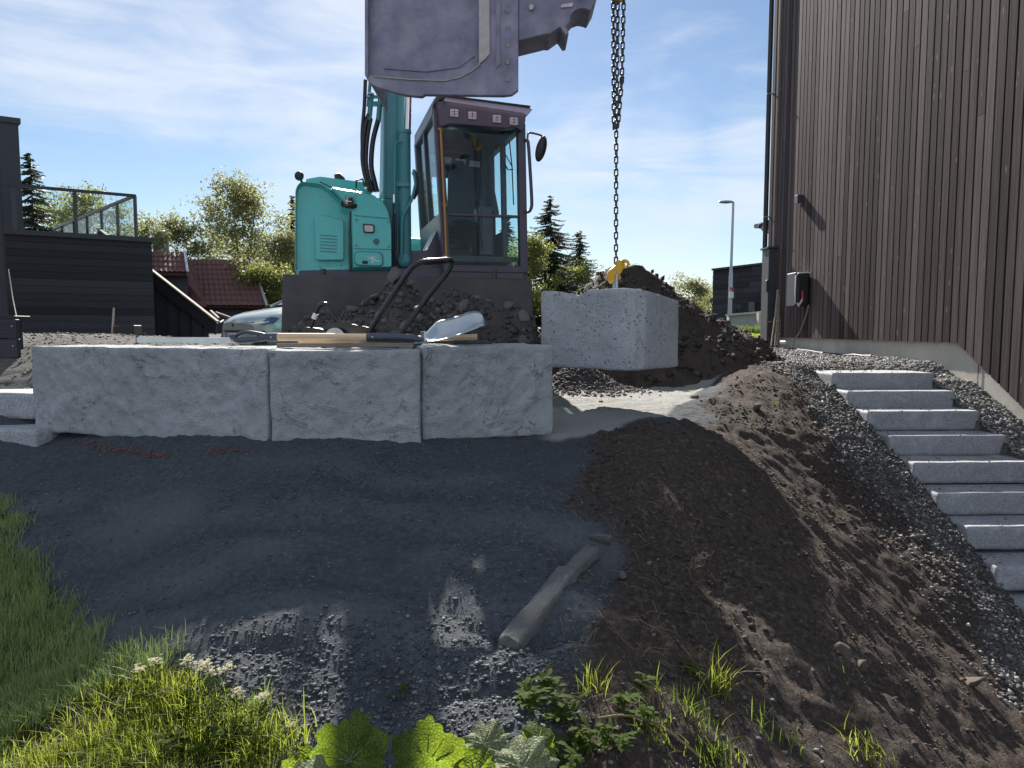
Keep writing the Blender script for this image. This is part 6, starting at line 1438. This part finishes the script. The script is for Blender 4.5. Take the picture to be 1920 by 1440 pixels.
# broad round toothed leaves (coltsfoot): one plant, each leaf a part
def round_leaf(center, up, normal, Rr, seed, mat, parent):
    """fan from the notch: rings x spokes, toothed lobed margin, slightly cupped and wavy"""
    g = random.Random(seed); up = Vector(up).normalized(); nrm = Vector(normal); nrm = (nrm-up*nrm.dot(up)).normalized(); s = up.cross(nrm)
    ns, nr = 64, 9; vs = [Vector(center)]; fs = []
    ph = g.uniform(0, 6); lob = g.choice([6, 7, 8])
    for j in range(1, nr+1):
        rr = j/nr
        for i in range(ns):
            a_ = -math.pi+2*math.pi*(i+.5)/ns         # 0 = up
            edge = Rr*(1+.10*math.cos(lob*a_+ph)+.05*math.cos(19*a_+ph*2)-.05*abs(math.sin(11*a_)))*(1-.55*math.exp(-((abs(a_)-math.pi)/.28)**2))*(1+.12*math.cos(a_))
            r_ = edge*rr
            wave = .10*Rr*rr**2*math.sin(3*a_+ph)+.05*Rr*rr*math.sin(lob*a_+ph)+.02*Rr*math.sin(9*a_+7*rr)-.16*Rr*rr**2
            vein = -.012*Rr*max(0, math.cos(lob*a_+ph))**12
            vs.append(Vector(center)+up*r_*math.cos(a_)+s*r_*math.sin(a_)+nrm*(wave+vein))
    for i in range(ns): fs.append((0, 1+i, 1+(i+1) % ns))
    for j in range(nr-1):
        for i in range(ns): fs.append((1+j*ns+i, 1+(j+1)*ns+i, 1+(j+1)*ns+(i+1) % ns, 1+j*ns+(i+1) % ns))
    mb = MB(); mb.add(vs, fs); lf_ = mb.build('leaf', mat, parent, smooth=180)
    vn_ = MB()
    for k in range(9):
        a_ = -2.1+4.2*k/8
        vn_.tube([Vector(center)+nrm*.004*0, Vector(center)+(up*math.cos(a_)+s*math.sin(a_))*Rr*.45+nrm*(-.02*Rr), Vector(center)+(up*math.cos(a_)+s*math.sin(a_))*Rr*.82-nrm*.10*Rr], [.0028, .002, .0008], 4)
    vn_.build('vein', M['leafback'], lf_)
    return lf_
YL = 1.95
pl = empty('broad_leaf_plant', P(800, 1470, YL), 'plant with broad toothed sunlit leaves at the bottom edge', 'plant')
specs = [((655, 1428, 2.24), (-.15, .0, 1), (.25, -1, .35), .150, 'bigleaf'), ((800, 1435, 2.30), (.05, .25, 1), (.0, -1, .25), .145, 'bigleaf'), ((800, 1470, 2.20), (.0, .1, 1), (.05, -1, .3), .095, 'bigleaf'),
         ((905, 1395, 2.40), (.7, .35, .45), (.1, -.35, 1), .095, 'leafback'), ((975, 1440, 2.25), (.5, .2, .25), (0, -.5, 1), .125, 'leafback'), ((1010, 1390, 2.40), (.55, .3, -.25), (.3, -.5, .8), .09, 'bigleaf'), ((575, 1455, 2.2), (-.5, 0, .6), (.4, -.8, .4), .09, 'bigleaf'), ((610, 1470, 2.12), (-.3, -.2, .25), (.2, -.4, 1), .11, 'leafback'), ((890, 1450, 2.3), (.1, .2, .4), (0, -.7, .7), .085, 'bigleaf')]
for i, ((px, py, yy), up_, nm_, Rr, mt) in enumerate(specs):
    yy *= .875; Rr *= .76; c_ = P(px, py, yy); round_leaf(c_, up_, nm_, Rr, 30+i, M[mt], pl)
    gz = HS(c_.x*.97, yy+.02); MB().tube([Vector((c_.x*.97, yy+.04, min(gz, c_.z-.05))), (c_+Vector((c_.x*.97, yy+.04, gz)))/2+Vector((.01, .01, 0)), c_], .004, 6).build('stalk', M['stem'], pl, smooth=60)
# shepherd's-purse like flowering weeds
def flower_weed(px, py, pbx, pby, seed, label, yy=None):
    bpt = G(pbx, pby); g = random.Random(seed); y0 = bpt.y
    tip = P(px, py, y0+.03); t = empty('flowering_weed', bpt, label, 'weed', 'white flowering weeds at the grass edge')
    stem = smooth_path([bpt, bpt.lerp(tip, .5)+Vector((g.uniform(-.015, .015), 0, .01)), tip], 4)
    sm_ = MB(); sm_.tube(stem, .0018, 5)
    L = (tip-bpt).length; pd = MB()
    for k in range(10):
        u = .45+.05*k; p = bpt.lerp(tip, u); a_ = g.uniform(0, 6.3); e_ = p+Vector((math.cos(a_)*.022, math.sin(a_)*.022, .012))
        sm_.tube([p, e_], .0008, 4); pd.sphere(e_, .0042, 6, 4, (1, .5, 1.1))
    sm_.build('stem', M['stem'], t, smooth=60); pd.build('seed_pods', M['weed'], t, kind='stuff')
    fl_ = MB()
    for k in range(34):
        q = tip+Vector((g.gauss(0, .011), g.gauss(0, .011), g.gauss(.004, .007)))
        for a_ in range(4):
            an = a_*math.pi/2+g.uniform(-.3, .3); fl_.add([q, q+Vector((.004*math.cos(an-.5), .004*math.sin(an-.5), .002)), q+Vector((.0075*math.cos(an), .0075*math.sin(an), .0025)), q+Vector((.004*math.cos(an+.5), .004*math.sin(an+.5), .002))], [(0, 1, 2, 3)])
    fl_.build('flower_head', M['petal'], t, kind='stuff')
    lf_ = MB()
    for k in range(7):
        u = .05+.07*k; p = bpt.lerp(tip, u); a_ = g.uniform(0, 6.3); leaf_mesh(lf_, p, (math.cos(a_), math.sin(a_), .5), (0, 0, 1), g.uniform(.03, .06), .006, 0, .3, 0, 5)
    lf_.build('leaves', M['weed'], t, kind='stuff')
for i, (a, b, c, d_, la) in enumerate(((262, 1255, 275, 1320, 'leftmost white flowering weed at the grass edge'), (291, 1240, 300, 1330, 'second white flowering weed from the left'), (350, 1240, 352, 1345, 'tall white flowering weed with a round head'), (374, 1252, 392, 1350, 'white flowering weed leaning left beside the round-headed one'), (388, 1245, 398, 1350, 'white flowering weed with a slanting head'), (399, 1262, 402, 1355, 'low white flowering weed among the tall ones'), (429, 1254, 415, 1350, 'upright white flowering weed on the right of the group'), (443, 1302, 440, 1375, 'short white flowering weed in the sunlit grass'), (492, 1308, 482, 1390, 'small yellowish flowering weed beside the bare patch'), (543, 1362, 470, 1400, 'white flowering weed lying over towards the large leaves'))):
    flower_weed(a, b, c, d_, 900+i, la)
# leafy toothed weeds right of the broad leaves
def leafy_weed(px, py, n, Rr, hh, seed, label, group='leafy weeds at the foot of the slope', mat='weed'):
    c_ = G(px, py); c_.z = HS(c_.x, c_.y); g = random.Random(seed); t = empty('leafy_weed', c_, label, 'weed', group); sm_ = MB()
    for k in range(n):
        a_ = g.uniform(0, 6.3); h_ = g.uniform(.3, 1)*hh; r0 = Rr*g.uniform(.1, .7); e_ = c_+Vector((math.cos(a_)*r0, math.sin(a_)*r0, h_)); sm_.tube([c_, (c_+e_)/2+Vector((0, 0, .01)), e_], [.0022, .0018, .001], 4)
        for q in range(5):
            b2 = g.uniform(0, 6.3); m_ = MB(); leaf_mesh(m_, c_.lerp(e_, g.uniform(.45, 1)), (math.cos(b2), math.sin(b2), g.uniform(-.1, .9)), (0, 0, 1), g.uniform(.025, .06), g.uniform(.006, .012), 3, g.uniform(.1, .5), 0, 9); m_.build('leaf', M[mat], t, smooth=60)
    sm_.build('stem', M['stem'], t, smooth=60)
for i, (px, py, n, Rr, hh, la) in enumerate(((1000, 1335, 9, .09, .10, 'leafy weed above the right-hand broad leaf'), (1060, 1345, 11, .10, .11, 'bushy toothed weed right of the broad leaves'), (1090, 1400, 10, .10, .10, 'toothed weed left of the fallen stalk'), (1060, 1440, 9, .10, .08, 'low toothed weed at the bottom edge'), (1150, 1400, 8, .09, .09, 'small weed under the fallen stalk'), (1030, 1300, 5, .06, .05, 'low weed at the edge of the dark gravel'), (1205, 1290, 2, .02, .09, 'single upright seedling on the dark soil'), (750, 1300, 1, .015, .06, 'single yellow-green sprout on the dark gravel'), (1215, 1370, 5, .06, .09, 'thin weed beside the fallen stalk'), (1300, 1270, 3, .04, .06, 'small rounded weed left of the tallest tuft'), (1165, 1330, 5, .06, .06, 'small sunlit weed between fragment and tufts'), (440, 1390, 8, .12, .09, 'leafy weed inside the tall grass'), (350, 1410, 8, .12, .10, 'leafy weed deep in the tall grass'))):
    leafy_weed(px, py, n, Rr, hh, 1000+i, la)
mb = MB(); q = [G(1120, 1362), G(1180, 1362), G(1240, 1378), G(1290, 1410), G(1310, 1425)]; mb.tube(smooth_path([Vector((v.x, v.y, HS(v.x, v.y)+.03)) for v in q], 4), .0045, 6); mb.build('fallen_stalk', M['straw'], None, smooth=60, label='pale fallen plant stalk curving across the dark soil', cat='stalk')
# fresh sprouts on the hanging block and heap
for i, (px, py, yy, la) in enumerate(((1133, 545, 5.9, 'yellow-green sprout on top of the hanging block'), (1085, 547, 5.95, 'tiny sprout at the notch of the hanging block'))):
    c_ = P(px, py, yy); t = empty('sprout', c_, la, 'sprout'); g = random.Random(70+i); m_ = MB()
    for k in range(7): a_ = g.uniform(0, 6.3); leaf_mesh(m_, c_, (math.cos(a_), math.sin(a_)*.5, 1.1), (0, -1, .3), g.uniform(.03, .07)*(1-.5*i), .009, 0, .3, 0, 5)
    m_.build('leaves', M['tallgrass'], t)
